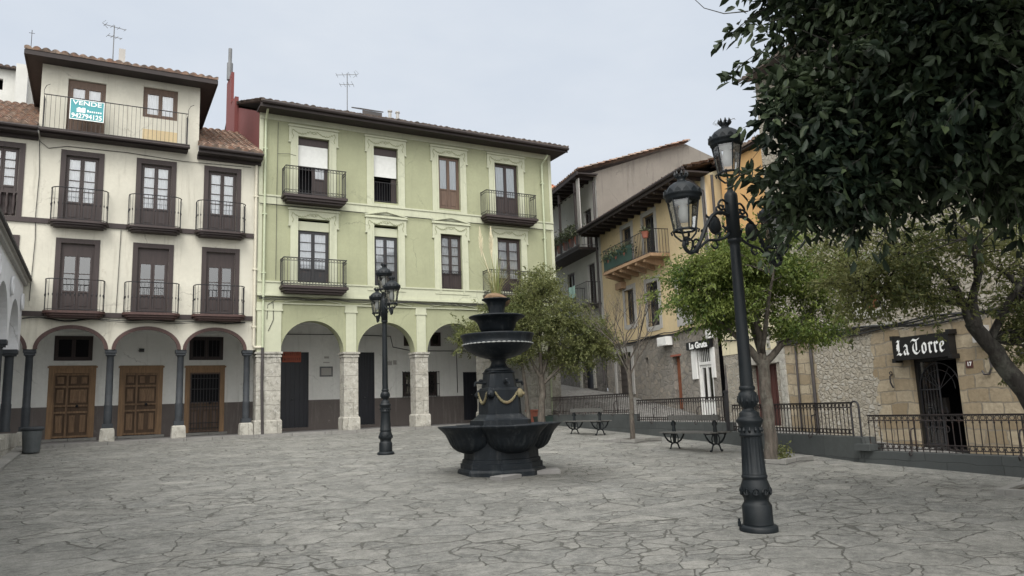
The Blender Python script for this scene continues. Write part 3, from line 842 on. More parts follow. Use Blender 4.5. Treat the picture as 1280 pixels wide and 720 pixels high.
# penthouse
ph = [(-1.27, -.2, 10.68, 12.55), (.9, 1.96, 11.62, 12.68)]
mb = MB(); wall_holes(mb, -2.0, 2.66, 10.45, 12.95, ph, -.002)
mb.box(-2.0, 2.66, .7, 5.5, 10.4, 12.95)
for x in (-2.0, 2.66): mb.face([(x, -.002, 10.45), (x, .7, 10.45), (x, .7, 12.95), (x, -.002, 12.95)])
mb.build('top_storey_wall', [M['pentcream'], M['dark']], ch)
mb = MB(); mb.box(-1.42, -1.272, -.02, -.004, 10.66, 12.9); mb.box(-.198, -.13, -.02, -.004, 10.66, 12.9); mb.box(-1.2719, -.1981, -.025, -.004, 12.56, 12.9)
mb.build('roller_box', M['pentcream'], ch)
mb = MB(); mb.box(.82, 2.02, -.02, -.004, 12.70, 12.9); mb.build('roller_box', M['pentcream'], ch)
mb = MB(); mb.box(.92, 1.98, -.012, -.004, 10.66, 11.2); mb.build('yellow_patch', M['yellow'], ch)
casement(ch, -1.27, -.2, 10.68, 12.55, .06, 'balcony_door', 'midbrown', 1, .3, 2, 'curtain', .09, top=.12)
casement(ch, .9, 1.96, 11.62, 12.68, .06, 'window', 'midbrown', 1, 0, 2, 'curtain', .08, top=.08)
mb = MB(); mb.box(-1.95, 2.32, -.46, -.004, 10.56, 10.64); mb.box(-1.97, 2.34, -.48, -.4, 10.645, 10.68); mb.box(-1.93, 2.3, -.4, -.004, 10.50, 10.555)
mb.tube([(-1.97, -.52, 10.58), (2.34, -.52, 10.56)], .055, 8)
tb = mb.build('balcony', M['eave'], ch)
mb = MB(); railing(mb, [(-1.88, 0), (-1.88, -.43), (2.27, -.43), (2.27, 0)], 10.66, 11.76, .125, .0075)
for a in (-1.88, 2.27): mb.tube([(a, -.43, 11.75), (a, -.43, 11.9), (a + .06, -.5, 12.02), (a + .16, -.55, 12.06)], .01, 4)
mb.build('railing', M['iron'], tb)
mb = MB(); mb.box(-2.42, 3.12, -.6, 6.2, 12.93, 12.99)
mb.box(-2.44, 3.14, -.64, -.6, 12.9, 13.06); mb.box(-2.46, -2.42, -.6, 6.2, 12.9, 13.06); mb.box(3.12, 3.16, -.6, 6.2, 12.9, 13.06)
mb.build('eave', M['eave'], ch)
tile_roof('roof', ch, -2.46, 3.16, -.66, 2.8, 13.06, 14.3, M['tile'])
tile_roof('roof', ch, -2.46, 3.16, 6.2, 2.8, 13.06, 14.3, M['tilegrey'])
mb = MB(); mb.box(.12, .32, 1.0, 1.2, 13.4, 14.35); mb.build('chimney', M['greyplaster'], ch)
ax = at(141, 75, FY + 1.2); antenna('tv_antenna', (ax[0], 1.2, 13.5), 1.75, 4, .3, ch, .7)
ax = at(39, 60, FY); mb = MB(); mb.tube([(ax[0] + .02, -.3, 13.0), (ax[0] + .02, -.3, 13.85)], .012, 4); mb.tube([(ax[0] - .06, -.3, 13.75), (ax[0] + .1, -.3, 13.75)], .008, 4); mb.build('roof_spike', M['iron'], ch)
# pipes and cables on the cream front
mb = MB()
mb.tube([(4.57, -.07, 10.4), (4.57, -.07, 3.98), (4.6, -.07, 3.93), (4.86, -.07, 3.93)], .045, 8)
for z in (9.2, 6.6, 4.6): mb.box(4.5, 4.64, -.12, -.02, z, z + .05)
mb.build('downpipe', M['pipe'], ch)
mb = MB(); pts = []
for i in range(30):
    a = -2.1 + i * .22; pts.append((a, -.09, 4.76 + .05 * math.sin(i * .9) * (1 if i < 10 else .4)))
mb.tube(pts, .016, 5); mb.tube([(p[0], p[1] - .02, p[2] - .04 - .02 * math.sin(p[0])) for p in pts], .012, 5)
mb.tube([(-1.95, -.03, 10.4), (-1.9, -.03, 9.3), (-1.93, -.03, 8), (-1.9, -.03, 7.2), (-1.95, -.03, 5.3)], .012, 4)
mb.tube([(.42, -.03, 7.7), (.4, -.03, 6.2), (.38, -.03, 5.0)], .011, 4)
mb.tube([(-1.95, -.03, 10.35), (-1.7, -.03, 10.15), (-1.2, -.03, 10.28), (.5, -.03, 10.3), (2.2, -.03, 10.22), (4.4, -.03, 10.28)], .01, 4)
mb.build('wall_cables', M['cable'], ch)

# for-sale board hung on the top railing
sg = thing('for_sale_sign', 'teal for-sale board with white lettering hung on the top balcony railing', 'sign', FR, (-.68, -.48, 11.1))
a0, a1 = at(88, 122, FY - .48)[0], at(131, 126, FY - .48)[0]
zt = at(88, 122, FY - .48)[2] - .02; zb = at(88, 148, FY - .48)[2] - .01
mb = MB(); mb.box(a0, a1, -.485, -.465, zb, zt); bd = mb.build('board', M['teal'], sg)
mb = MB(); mb.box(a0, a1, -.489, -.4855, zb, zb + .025); mb.box(a0, a1, -.489, -.4855, zt - .02, zt); mb.box(a0, a0 + .02, -.489, -.4855, zb + .026, zt - .021); mb.box(a1 - .02, a1, -.489, -.4855, zb + .026, zt - .021)
add_text(mb, 'VENDE', .19, (a0 + a1) / 2, -.489, zt - .12, .003, .003, 1.35)
add_text(mb, '942794125', .215, (a0 + a1) / 2, -.489, zb + .125, .003, .004, .88)
mb.box(a0 + .19, a0 + .33, -.4895, -.4855, zb + .25, zb + .36); mb.box(a0 + .335, a0 + .43, -.4895, -.4855, zb + .25, zb + .41); mb.face([(a0 + .17, -.4898, zb + .36), (a0 + .35, -.4898, zb + .36), (a0 + .26, -.4898, zb + .42)])
for k in range(7): mb.box(a0 + .48 + k * .06, a0 + .52 + k * .06, -.4895, -.4855, zb + .28, zb + .33 + (.03 if k == 0 else 0))
mb.build('lettering', M['signwhite'], sg)

# ================================================================== GREEN HOUSE
gh = thing('green_house', 'pale green three-storey house with stone arcade and moulded window surrounds', 'house', FR, (10.7, 0, 1.0))
GX0, GX1 = 4.66, 16.86
W2 = [(6.02, 7.16, 9.47, 11.68, 'b'), (8.87, 9.85, 9.5, 11.7, 'w'), (11.55, 12.5, 9.5, 11.68, 'w'), (14.08, 15.2, 9.4, 11.7, 'b')]
W1 = [(6.04, 7.18, 6.08, 8.6, 'b'), (8.87, 9.82, 6.2, 8.6, 'w'), (11.58, 12.5, 6.18, 8.46, 'w'), (14.1, 15.22, 6.08, 8.5, 'b')]
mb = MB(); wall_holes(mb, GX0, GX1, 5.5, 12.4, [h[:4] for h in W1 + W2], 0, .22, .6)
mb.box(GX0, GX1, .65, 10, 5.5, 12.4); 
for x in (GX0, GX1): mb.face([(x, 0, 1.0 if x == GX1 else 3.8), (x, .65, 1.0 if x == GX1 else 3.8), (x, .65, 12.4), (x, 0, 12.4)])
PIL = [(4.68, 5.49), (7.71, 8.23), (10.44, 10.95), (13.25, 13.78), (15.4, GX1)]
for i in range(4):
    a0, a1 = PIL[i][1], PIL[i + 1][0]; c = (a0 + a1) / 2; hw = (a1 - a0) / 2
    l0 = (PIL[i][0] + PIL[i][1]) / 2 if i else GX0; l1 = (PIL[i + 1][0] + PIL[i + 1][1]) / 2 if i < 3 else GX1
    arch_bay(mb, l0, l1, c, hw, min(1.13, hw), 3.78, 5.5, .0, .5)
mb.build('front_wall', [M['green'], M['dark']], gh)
# side wall of the gable (red render on the left) and back
mb = MB(); mb.face([(GX0 - .004, .02, 9), (GX0 - .004, 10, 9), (GX0 - .004, 10, 12.5), (GX0 - .004, 6.8, 15.2), (GX0 - .004, .02, 12.42)])
mb.box(GX0 - .12, GX0 - .005, 6.3, 7.7, 11, 16.6); mb.box(GX0 - .16, GX0 - .005, 4.9, 6.4, 11, 14.9)
mb.build('side_gable', M['redwall'], gh)
cb = at(283.5, 72, FY + 7)
mb = MB(); mb.tube([(GX0 - .1, 7.0, 16.5), (GX0 - .1, 7.0, 17.3)], .13, 8); mb.tube([(GX0 - .1, 7.0, 17.3), (GX0 - .1, 7.0, 18.0)], .08, 8); mb.build('flue', M['alu'], gh)
# stone pillars
for i, (a0, a1) in enumerate(PIL):
    mb = MB(); d = .5
    mb.box(a0, a1, -.03, d + .02, 1.5, 3.6); mb.box(a0 - .05, a1 + .05, -.09, d + .06, .98, 1.42)
    mb.loft([[(a0 - .05, -.09, 1.421), (a1 + .05, -.09, 1.421), (a1 + .05, d + .06, 1.421), (a0 - .05, d + .06, 1.421)], [(a0, -.03, 1.5), (a1, -.03, 1.5), (a1, d + .02, 1.5), (a0, d + .02, 1.5)]])
    mb.box(a0 - .03, a1 + .03, -.06, d + .04, 3.6, 3.66); mb.box(a0 - .015, a1 + .015, -.045, d + .03, 3.661, 3.71); mb.box(a0 - .06, a1 + .06, -.09, d + .06, 3.711, 3.779)
    mb.build('pillar', M['lime'], gh)
# pale trim: pilasters, bands, cornices, frames
mb = MB()
for i, (a0, a1) in enumerate(PIL):
    if i == 4: a0, a1 = 16.0, GX1
    k = .07 if i in (1, 2, 3) else .0
    mb.box(a0 + k, a1 - k, -.045, -.002, 3.782, 5.2); mb.box(a0 + k - .05, a1 - k + .05, -.07, -.002, 5.201, 5.27); mb.box(a0 + k - .03, a1 - k + .03, -.055, -.002, 5.272, 5.45)
mb.box(GX0, GX1, -.05, -.002, 5.452, 5.50); mb.box(GX0, GX1, -.11, -.002, 5.72, 5.80); mb.box(GX0, GX1, -.04, -.002, 5.802, 6.2); mb.box(GX0, GX1, -.07, -.002, 6.202, 6.255)
mb.box(GX0, GX1, -.03, -.002, 9.03, 9.3); mb.box(GX0, GX1, -.06, -.002, 9.302, 9.36); mb.box(GX0, GX1, -.03, -.002, 12.16, 12.38)
mb.box(GX0, GX0 + .14, -.025, -.002, 6.26, 9.02); mb.box(GX1 - .14, GX1, -.025, -.002, 6.26, 9.02); mb.box(GX0, GX0 + .14, -.025, -.002, 9.362, 12.15); mb.box(GX1 - .14, GX1, -.025, -.002, 9.362, 12.15)
for (a0, a1, z0, z1, k), f in [(h, 1) for h in W1] + [(h, 2) for h in W2]:
    q = .27; zb = z0 if k == 'b' else z0 - .08
    zt = z1 + .33 if f == 2 else (8.88 if k == 'b' else 8.86)
    b = -.045
    mb.box(a0 - q, a0, b, -.002, zb, z1); mb.box(a1, a1 + q, b, -.002, zb, z1)
    mb.box(a0 - q, a1 + q, b, -.002, z1 + .002, zt)
    mb.box(a0 - q - .02, a0 - .02, b - .025, b - .0005, zb, z1 - .1) if False else None
    # inner bead
    mb.box(a0 - .07, a0 - .002, b - .02, b - .001, zb, z1 - .01); mb.box(a1 + .002, a1 + .07, b - .02, b - .001, zb, z1 - .01)
    # ears and top moulding
    for s_ in (-1, 1):
        e = a0 - q if s_ < 0 else a1 + q
        mb.box(min(e, e + s_ * .06), max(e, e + s_ * .06), b - .01, -.002, zt - .55, zt)
        mb.box(min(e, e + s_ * .08), max(e, e + s_ * .08), b - .02, -.002, zt - .6, zt - .552)
    mb.box(a0 - q - .1, a1 + q + .1, b - .05, -.002, zt + .001, zt + .05); mb.box(a0 - q - .06, a1 + q + .06, b - .025, -.002, zt + .052, zt + .085)
    if f == 1 and k == 'w':
        c = (a0 + a1) / 2; hw = (a1 - a0) / 2 + q + .1
        mb.box(c - hw, c + hw, -.03, -.002, zt + .087, zt + .16)
        n = len(mb.v)
        for sgn in (-1, 1):
            mb.tube([(c + sgn * hw, -.06, zt + .1), (c, -.06, zt + .27)], .03, 4)
        mb.face([(c - hw, -.032, zt + .1), (c + hw, -.032, zt + .1), (c, -.032, zt + .26)])
    if k == 'w': mb.box(a0 - q, a1 + q, -.06, -.002, zb - .06, zb - .002)
# low pediments over the arches
for a0, a1 in ((5.5, 7.7), (8.25, 10.42), (10.97, 13.2), (13.8, 16.0)):
    c = (a0 + a1) / 2
    for sgn in (-1, 1): mb.tube([(c + sgn * (a1 - a0) * .46, -.03, 5.53), (c + sgn * .25, -.03, 5.66), (c, -.03, 5.62)], .02, 4)
mb.build('trim', M['trim'], gh)
# relief garlands painted a shade darker
for (a0, a1, z0, z1, k), f in [(h, 1) for h in W1] + [(h, 2) for h in W2]:
    zt = z1 + .33 if f == 2 else (8.88 if k == 'b' else 8.86); c = (a0 + a1) / 2; hw = (a1 - a0) / 2 + .2; zc = zt - .1; b = -.052; mb = MB()
    for sgn in (-1, 1):
        pts = [(c + sgn * (hw - (hw - .12) * i / 14), b, zc - .14 * math.sin(PI * i / 14) + .012 * math.sin(i * 2.4)) for i in range(15)]
        mb.tube(pts, .011, 4)
        mb.tube([(c + sgn * hw, b, zc), (c + sgn * (hw + .03), b, zc - .12), (c + sgn * (hw - .03), b, zc - .25), (c + sgn * (hw + .01), b, zc - .36)], .011, 4)
        for i in range(2, 13, 2): p = pts[i]; mb.tube([p, (p[0] + .03, b, p[2] - .045)], .008, 3); mb.tube([p, (p[0] - .03, b, p[2] + .035)], .007, 3)
    mb.ring((c, b, zc - .06), .05, .009, 'b', 8, 4); mb.ring((c - .08, b, zc - .05), .035, .008, 'b', 8, 4); mb.ring((c + .08, b, zc - .05), .035, .008, 'b', 8, 4)
    if f == 1 and k == 'w':
        mb.tube([(c - hw, -.066, zt + .1), (c - .05, -.066, zt + .24), (c + .05, -.066, zt + .24), (c + hw, -.066, zt + .1)], .008, 4)
    mb.build('garland_relief', M['relief'], gh)
# openings
def headbox(a0, a1, z0, z1):
    mb = MB(); mb.box(a0 + .002, a1 - .002, .05, .2, z0, z1); mb.build('blind_box', M['trim'], gh)
for a0, a1, z0, z1, k in W1[:2]: headbox(a0, a1, z1 - .43, z1 - .1)
casement(gh, 6.04, 7.18, 6.08, 8.17, .1, 'balcony_door', 'iron', 4, .3, 2, 'curtain', .05)
casement(gh, 8.87, 9.82, 6.2, 8.17, .1, 'balcony_door', 'iron', 4, .3, 2, 'curtain', .05)
casement(gh, 11.58, 12.5, 6.18, 8.44, .1, 'balcony_door', 'brown', 4, .28, 2, 'curtain', .05)
casement(gh, 14.1, 15.22, 6.08, 8.48, .1, 'balcony_door', 'brown', 4, .28, 2, 'curtain', .06)
casement(gh, 11.55, 12.5, 9.5, 11.66, .1, 'balcony_door', 'midbrown', 1, .36, 2, 'curtain', .05, glass='glassmirror')
casement(gh, 14.08, 15.2, 9.4, 11.68, .1, 'balcony_door', 'brown', 1, .36, 2, 'curtain', .05, glass='glassmirror')
# open first-left door and window with roller blinds
for a0, a1, zb in ((6.02, 7.16, 10.62), (8.87, 9.85, 10.55)):
    mb = MB(); mb.box(a0 + .03, a1 - .03, .08, .1, zb, 11.37); mb.box(a0 + .03, a1 - .03, .075, .105, zb - .03, zb); mb.build('roller_blind', M['blind'], gh)
    mb = MB(); mb.box(a0 + .002, a1 - .002, .1, .2, 11.372, 11.66); mb.build('blind_box', M['brown'], gh)
casement(gh, 6.57, 7.14, 9.49, 11.0, .18, 'balcony_door', 'brown', 1, .42, 1, 'curtain', .05)
mb = MB()
for k in range(9): mb.tube([(8.93 + k * .1, .05, 9.52), (8.93 + k * .1, .05, 10.3)], .008, 4)
for z in (9.56, 10.3): mb.tube([(8.87, .05, z), (9.85, .05, z)], .013, 4)
mb.tube([(8.87, .0, 10.42), (9.85, .0, 10.36)], .006, 3)
mb.build('window_guard', M['iron'], gh)
mb = MB(); mb.box(9.62, 9.83, .14, .18, 9.52, 10.5); mb.build('half_open_shutter', M['brown'], gh)
mb = MB()
for k in range(8): mb.tube([(11.62 + k * .12, -.02, 6.2), (11.62 + k * .12, -.02, 6.25)], .008, 3)
for k in range(8): mb.ring((11.66 + k * .108, .06, 6.95), .045, .007, 'b', 8, 3)
mb.tube([(11.58, .06, 7.0), (12.5, .06, 7.0)], .011, 4); mb.tube([(11.58, .06, 6.89), (12.5, .06, 6.89)], .011, 4)
for k in range(10): mb.tube([(11.62 + k * .094, .06, 6.2), (11.62 + k * .094, .06, 6.89)], .007, 3)
mb.build('window_guard', M['iron'], gh)
balcony(gh, 5.48, 7.66, .52, 9.08, 9.34, 10.36, 0, 'brown', .11, True)
balcony(gh, 13.42, 15.75, .52, 9.05, 9.3, 10.32, 0, 'brown', .11, True)
balcony(gh, 5.45, 7.68, .52, 5.80, 6.06, 7.04, 0, 'brown', .11, True)
balcony(gh, 13.42, 15.75, .52, 5.80, 6.06, 7.04, 0, 'brown', .11, True)
# passage behind the pillars
gholes = [(6.16, 7.23, 1.12, 4.03), (9.19, 9.91, 1.12, 4.03), (13.9, 14.85, 1.12, 3.18), (11.14, 12.7, 2.2, 3.2), (11.2, 11.75, 4.3, 4.9), (12.4, 12.9, 4.3, 4.9), (13.7, 14.2, 4.3, 4.9)]
mb = MB(); wall_holes(mb, 4.65, 16.7, 2.16, 5.3, gholes, 3.2, .2, .5)
mb.face([(4.65, .5, 5.1), (16.7, .5, 5.1), (16.7, 3.2, 5.1), (4.65, 3.2, 5.1)]); mb.face([(16.7, .5, 1), (16.7, 3.2, 1), (16.7, 3.2, 5.1), (16.7, .5, 5.1)])
mb.build('passage_wall', [M['arcwhite'], M['dark']], gh)
mb = MB(); wall_holes(mb, 4.65, 16.7, 1.0, 2.16, [(h[0], h[1], h[2], 2.17) for h in gholes[:3]], 3.196, .2, .5)
mb.build('dado', [M['dado'], M['dark']], gh)
for a0, a1, z0, z1 in gholes[:3]:
    mb = MB(); mb.box(a0, a1, 3.24, 3.3, z0, z1)
    for k in range(6): mb.box(a0 + (a1 - a0) * k / 6 + .01, a0 + (a1 - a0) * (k + 1) / 6 - .01, 3.225, 3.239, z0 + .03, z1 - .03)
    mb.box(a0, a0 + .05, 3.2, 3.238, z0, z1); mb.box(a1 - .05, a1, 3.2, 3.238, z0, z1)
    dd = mb.build('door', M['darkdoor'], gh)
    mb = MB(); mb.smooth = True; mb.lathe([(.01, 0), (.03, .02), (.0, .04)], 8, (0, 0, 0)); mb.v = [(a0 + (a1 - a0) * .42 + x, 3.22 - z, 2.2 + y) for x, y, z in mb.v]; mb.build('knob', M['alu'], dd)
casement(gh, 11.14, 12.7, 2.2, 3.2, 3.25, 'window', 'brown', 2, 0, 2, None, .06)
mb = MB()
for k in range(14): mb.tube([(11.1 + k * .126, 3.12, 2.15), (11.1 + k * .126, 3.12, 3.24)], .012, 4)
for z in (2.18, 2.7, 3.2): mb.box(11.08, 12.76, 3.11, 3.13, z - .012, z + .012)
mb.build('window_grille', M['iron'], gh)
for h in gholes[4:]:
    casement(gh, *h, 3.24, 'window', 'brown', 1, 0, 1, None, .05)
mb = MB()
for p in ([(5.5, 3.15, 4.72), (8.5, 3.15, 4.74), (10.6, 3.15, 4.7)], [(10.6, 3.15, 4.7), (10.7, 3.15, 4.25), (11.5, 3.15, 4.1), (16, 3.15, 4.08)], [(13.6, 3.15, 4.08), (13.6, 3.15, 2.3)]): mb.tube(p, .016, 5)
mb.build('wall_cables', M['cable'], gh)
mb = MB(); mb.box(7.66, 8.18, 3.17, 3.19, 3.06, 3.46); pl = mb.build('wall_plaque', M['alu'], gh)
mb = MB()
mb.box(7.72, 8.12, 3.165, 3.169, 3.12, 3.40); mb.build('plaque_face', M['greyplaster'], pl)
mb = MB(); mb.box(7.84, 8.02, 3.17, 3.19, 3.78, 3.86); mb.box(7.80, 8.05, 3.18, 3.192, 3.6, 3.64); mb.build('small_plate', M['greyplaster'], gh)
mb = MB(); mb.box(10.3, 10.66, 3.17, 3.19, 3.5, 3.66); mb.build('small_plate', M['greyplaster'], gh)
mb = MB(); mb.box(10.72, 10.86, 3.17, 3.19, 3.52, 3.7); mb.build('small_plate', M['greyplaster'], gh)
# roof
mb = MB(); mb.box(GX0 - .1, GX1 + .45, -.7, .02, 12.37, 12.43)
mb.box(GX1, GX1 + .45, .02, 9, 12.37, 12.43); mb.box(GX0 - .1, GX1 + .45, -.74, -.7, 12.33, 12.48)
mb.tube([(GX0 - .05, -.8, 12.5), (GX1 + .45, -.8, 12.47)], .07, 8)
mb.build('eave', M['eave'], gh)
tile_roof('roof', gh, GX0 - .1, GX1 + .47, -.78, 6.8, 12.52, 15.3, M['tilegrey'])
tile_roof('roof', gh, GX0 - .1, GX1 + .47, 10.6, 6.8, 13.6, 15.3, M['tilegrey'], courses=4)
for px in (487.5, 497): mb = MB(); q = at(px, 150, FY + .6); mb.tube([(q[0], .6, 12.9), (q[0], .6, 13.45)], .07, 8); mb.tube([(q[0], .6, 13.45), (q[0], .6, 13.5)], .1, 8); mb.build('roof_vent', M['greyplaster'], gh)
q = at(451, 138, FY + .3); q2 = at(472, 143, FY + .3)
mb = MB(); n = len(mb.v); mb.prism([(q[0] - .1, -.1), (q2[0] + .1, -.1), (q2[0] + .1, 1.2), (q[0] - .1, 1.2)], 12.95, 13.0)
mb.v = [(x, y, z + .12 + .42 * max(0, y + .1)) for x, y, z in mb.v]
mb.box(q[0] - .05, q2[0] + .05, -.08, -.05, 12.8, 13.06); mb.build('skylight', M['darkpipe'], gh)
q = at(434, 120, FY + 1.5); antenna('tv_antenna', (q[0], 1.5, 13.2), 2.0, 4, 2.6, gh, .85)
# pipes on the green front
for a, zt_ in ((4.86, 12.3), (16.35, 12.1)):
    mb = MB()
    mb.tube([(a + (.0 if a < 9 else .12), -.45, zt_ + .1), (a, -.1, zt_ - .25), (a, -.1, 3.9 if a < 9 else 1.2)], .042, 8)
    for z in (11, 8.6, 6.5): mb.box(a - .07, a + .07, -.14, -.02, z, z + .04)
    mb.build('downpipe', M['greenpipe'], gh)
mb = MB(); mb.tube([(4.86, -.1, 3.92), (4.86, -.1, 2.6), (4.9, -.1, .98)], .05, 8); mb.build('lower_downpipe', M['darkpipe'], gh)
mb = MB(); pts = [(4.7 + i * .4, -.13, 5.66 - .03 * math.sin(i * 1.7)) for i in range(31)]
mb.tube(pts, .018, 5); mb.tube([(a, b - .03, z - .05 + .02 * math.sin(a * 2)) for a, b, z in pts], .014, 5)
mb.tube([(4.7, -.06, 9.0), (9, -.06, 9.0), (16.8, -.06, 9.01)], .012, 4)
mb.tube([(5.3, -.05, 12.1), (5.28, -.05, 9.4), (5.28, -.05, 6.3)], .009, 4); mb.tube([(5.28, -.05, 10.9), (5.7, -.05, 10.95), (6.0, -.05, 10.9)], .008, 4)
mb.tube([(5.0, -.06, 4.9), (5.02, -.06, 5.4), (5.3, -.08, 5.6)], .012, 4); mb.tube([(5.2, -.06, 5.5), (5.22, -.06, 4.9), (5.05, -.06, 4.5)], .012, 4)
mb.build('facade_cables', M['cable'], gh)
# orange notice on the first door
sg = thing('door_notice', 'orange red notice board fixed at the top of the first dark arcade door', 'sign', FR, (6.55, 3.2, 3.63))
mb = MB(); mb.box(6.17, 6.93, 3.2, 3.215, 3.64, 4.05); mb.build('board', M['orangesign'], sg)
mb = MB(); rr = random.Random(3)
for row, zc in ((0, 3.95), (1, 3.76)):
    x = 6.21
    while x < 6.88:
        w_ = rr.uniform(.035, .06); h = .11
        for q in range(2): mb.box(x + q * w_ * .6, x + q * w_ * .6 + .011, 3.194, 3.1995, zc - h / 2, zc + h / 2)
        mb.box(x, x + w_ * .8, 3.192, 3.1938, zc + rr.choice((-.05, 0, .045)) - .007, zc + rr.choice((-.05, 0, .045)) * 0 + .007 + rr.choice((0, .02))) if rr.random() < .8 else None
        x += w_ + .03
mb.build('lettering', M['signwhite'] if False else M['maroon'], sg)

# ================================================================== WHITE ARCADED BUILDING (left edge)
wh = thing('white_arcade_building', 'white building with dark columns and arches at the left edge of the square', 'building', ((-2.12, 0, 0), R(90)), (20, 0, 1.0))
cols = [26.25 - 3.05 * k for k in range(8)]
mb = MB()
for k in range(7):
    y1, y0 = cols[k], cols[k + 1]; c = (y0 + y1) / 2; arch_bay(mb, y0, y1, c, (y1 - y0) / 2 - .16, 1.28, 3.78, 5.85, 0, .4)
mb.box(cols[0] - .001, 26.7, 0, .4, 3.78, 5.85); mb.box(3, 26.7, .41, 7, 5.3, 5.85); mb.box(3, 26.7, 3.4, 3.6, .5, 5.3)
mb.build('arcade_wall', M['white'], wh)
mb = MB(); mb.box(3, 26.68, -.16, .6, 5.852, 5.93); mb.box(3, 26.68, -.1, -.002, 5.75, 5.849); mb.build('cornice', M['greyplaster'], wh)
mb = MB(); mb.face([(3, -.2, 5.94), (26.68, -.2, 5.94), (26.68, 7, 7.0), (3, 7, 7.0)]); mb.box(3, 26.68, -.22, -.16, 5.9, 5.97); mb.build('roof', M['darkpipe'], wh)
for y in cols:
    mb = MB(); mb.smooth = True; b = .2
    mb.lathe([(.15, 1.42), (.15, 1.5), (.125, 1.55), (.135, 2.2), (.12, 2.23), (.115, 3.56), (.14, 3.62)], 20, (y, b, 0), cap=False)
    mb.smooth = False; mb.box(y - .2, y + .2, b - .2, b + .2, 3.66, 3.778); mb.box(y - .165, y + .165, b - .165, b + .165, 3.6, 3.658)
    mb.build('column', M['columniron'], wh)
mb = MB()
x = 3
while x < 26.2: mb.box(x, x + 1.15, -.12, .5, gz(x) - .1, 1.28 + rnd.uniform(-.02, .02) + (.1 if x > 22 else 0)); x += 1.17
mb.build('stone_parapet', M['lime'], wh)
for k in range(7):
    c = cols[k]; mb = MB()
    mb.smooth = True
    r0 = [(0, 0), (.12, .03), (.16, .0), (.19, .05), (.24, .06), (.26, 0)]
    n0 = len(mb.v); mb.lathe(r0, 20, (0, 0, 0)); mb.v[n0:] = [(c + x, -.01 - z, 5.2 + y) for x, y, z in mb.v[n0:]]
    mb.build('medallion', M['white'], wh)
mb = MB(); mb.box(2, 26.0, -.42, -.121, -.2, .98)
mb.v = [(x, y, z + (0 if z < .5 else S * (x - 26.1))) for x, y, z in mb.v]
mb.build('step', M['kerb'], wh)
# litter bin
lb = thing('litter_bin', 'grey metal litter bin with rounded lid beside the dark column', 'litter bin', ((-1.5, 24.05, gz(24.05)), 0))
mb = MB(); mb.smooth = True; mb.lathe([(.19, .02), (.2, .05), (.235, .58), (.235, .6)], 24); mb.build('body', M['zinc'], lb)
mb = MB(); mb.smooth = True; mb.lathe([(.24, .6), (.27, .62), (.275, .66), (.255, .69), (.19, .71), (.17, .70), (.16, .6)], 24, cap=False); mb.build('lid', M['columniron'], lb)

# ================================================================== RIGHT-HAND HOUSES
def rframe(tl, zb): return ((P0[0] + DT[0] * tl, P0[1] + DT[1] * tl, 0), TH)
def rb(tl): return lambda t: tl - t
# ---- tower house with the bar
TL = 6.0; A = rb(TL)
to = thing('stone_tower_house', 'old rubble and sandstone house with a dark iron bar doorway', 'house', rframe(TL, 0), (4, 0, 0))
M['tower'] = rubble('tower_stone', [(.33, .295, .235), (.50, .47, .41), (.41, .365, .285), (.56, .535, .48)], (.37, .335, .27), 7.0, .16,
                    ((.29, .225, .14), (.50, .43, .315), (.26, .23, .18)), ([(-6, -2.45), (-.3, 3.9)], 3.15))
dt0, dt1 = A(1.14), A(-.13)
tz = lz(.5)
mb = MB(); wall_holes(mb, 0, 17, -1.2, 11.5, [(dt0, dt1, tz, 2.42), (A(2.5), A(1.93), 3.72, 4.95), (A(-3.2), A(-4.0), 4.2, 5.4)], 0, .35, 1.5)
mb.box(0, 17, 1.55, 9, -1.2, 11.4); mb.face([(0, 0, -1.2), (0, 1.55, -1.2), (0, 1.55, 11.5), (0, 0, 11.5)])
mb.build('stone_wall', [M['tower'], M['dark']], to)
mb = MB(); mb.box(A(2.75), A(2.5), -.04, .1, 3.7, 5.1); mb.box(A(1.93), A(1.68), -.04, .1, 3.7, 5.1); mb.box(A(2.75), A(1.68), -.05, .1, 3.5, 3.7); mb.box(A(2.75), A(1.68), -.05, .1, 4.952, 5.2); mb.build('window_surround', M['lime'], to)
mb = MB(); mb.box(A(5.95), A(1.5), -.05, -.002, 3.26, 3.34); mb.build('string_course', M['lime'], to)
mb = MB(); mb.box(A(6.0), A(5.75), -.05, -.002, .6, 3.25); mb.build('quoin', M['lime'], to)
casement(to, A(2.5), A(1.93), 3.72, 4.95, .15, 'window', 'rustdoor', 1, 0, 2, None, .06)
# bar doorway: black frame, arched iron gate
mb = MB(); mb.box(dt0, dt0 + .09, .1, .2, tz, 2.42); mb.box(dt1 - .09, dt1, .1, .2, tz, 2.42); mb.box(dt0 + .09, dt1 - .09, .1, .2, 2.3, 2.42); mb.box(dt0 - .05, dt1 + .05, -.06, .1, tz - .06, tz + .02)
dr = mb.build('bar_door', M['black'], to)
mb = MB(); c = (dt0 + dt1) / 2; zs = 1.65
for k in range(7):
    x = dt0 + .1 + k * (dt1 - dt0 - .2) / 12
    mb.tube([(x, .12, tz + .05), (x, .12, zs + .55 * math.sqrt(max(0, 1 - ((x - c) / .56) ** 2)))], .009, 4)
arc = [(c - .56 * math.cos(PI * i / 16), .12, zs + .6 * math.sin(PI * i / 16)) for i in range(17)]; mb.tube(arc, .016, 5)
arc = [(c - .42 * math.cos(PI * i / 16), .12, zs + .44 * math.sin(PI * i / 16)) for i in range(17)]; mb.tube(arc, .010, 4)
for i in (3, 5, 8, 11, 13): t = PI * i / 16; mb.tube([(c, .12, zs), (c - .56 * math.cos(t), .12, zs + .6 * math.sin(t))], .009, 4)
for z in (tz + .12, tz + .5, zs): mb.box(dt0 + .09, c, .11, .13, z - .014, z + .014)
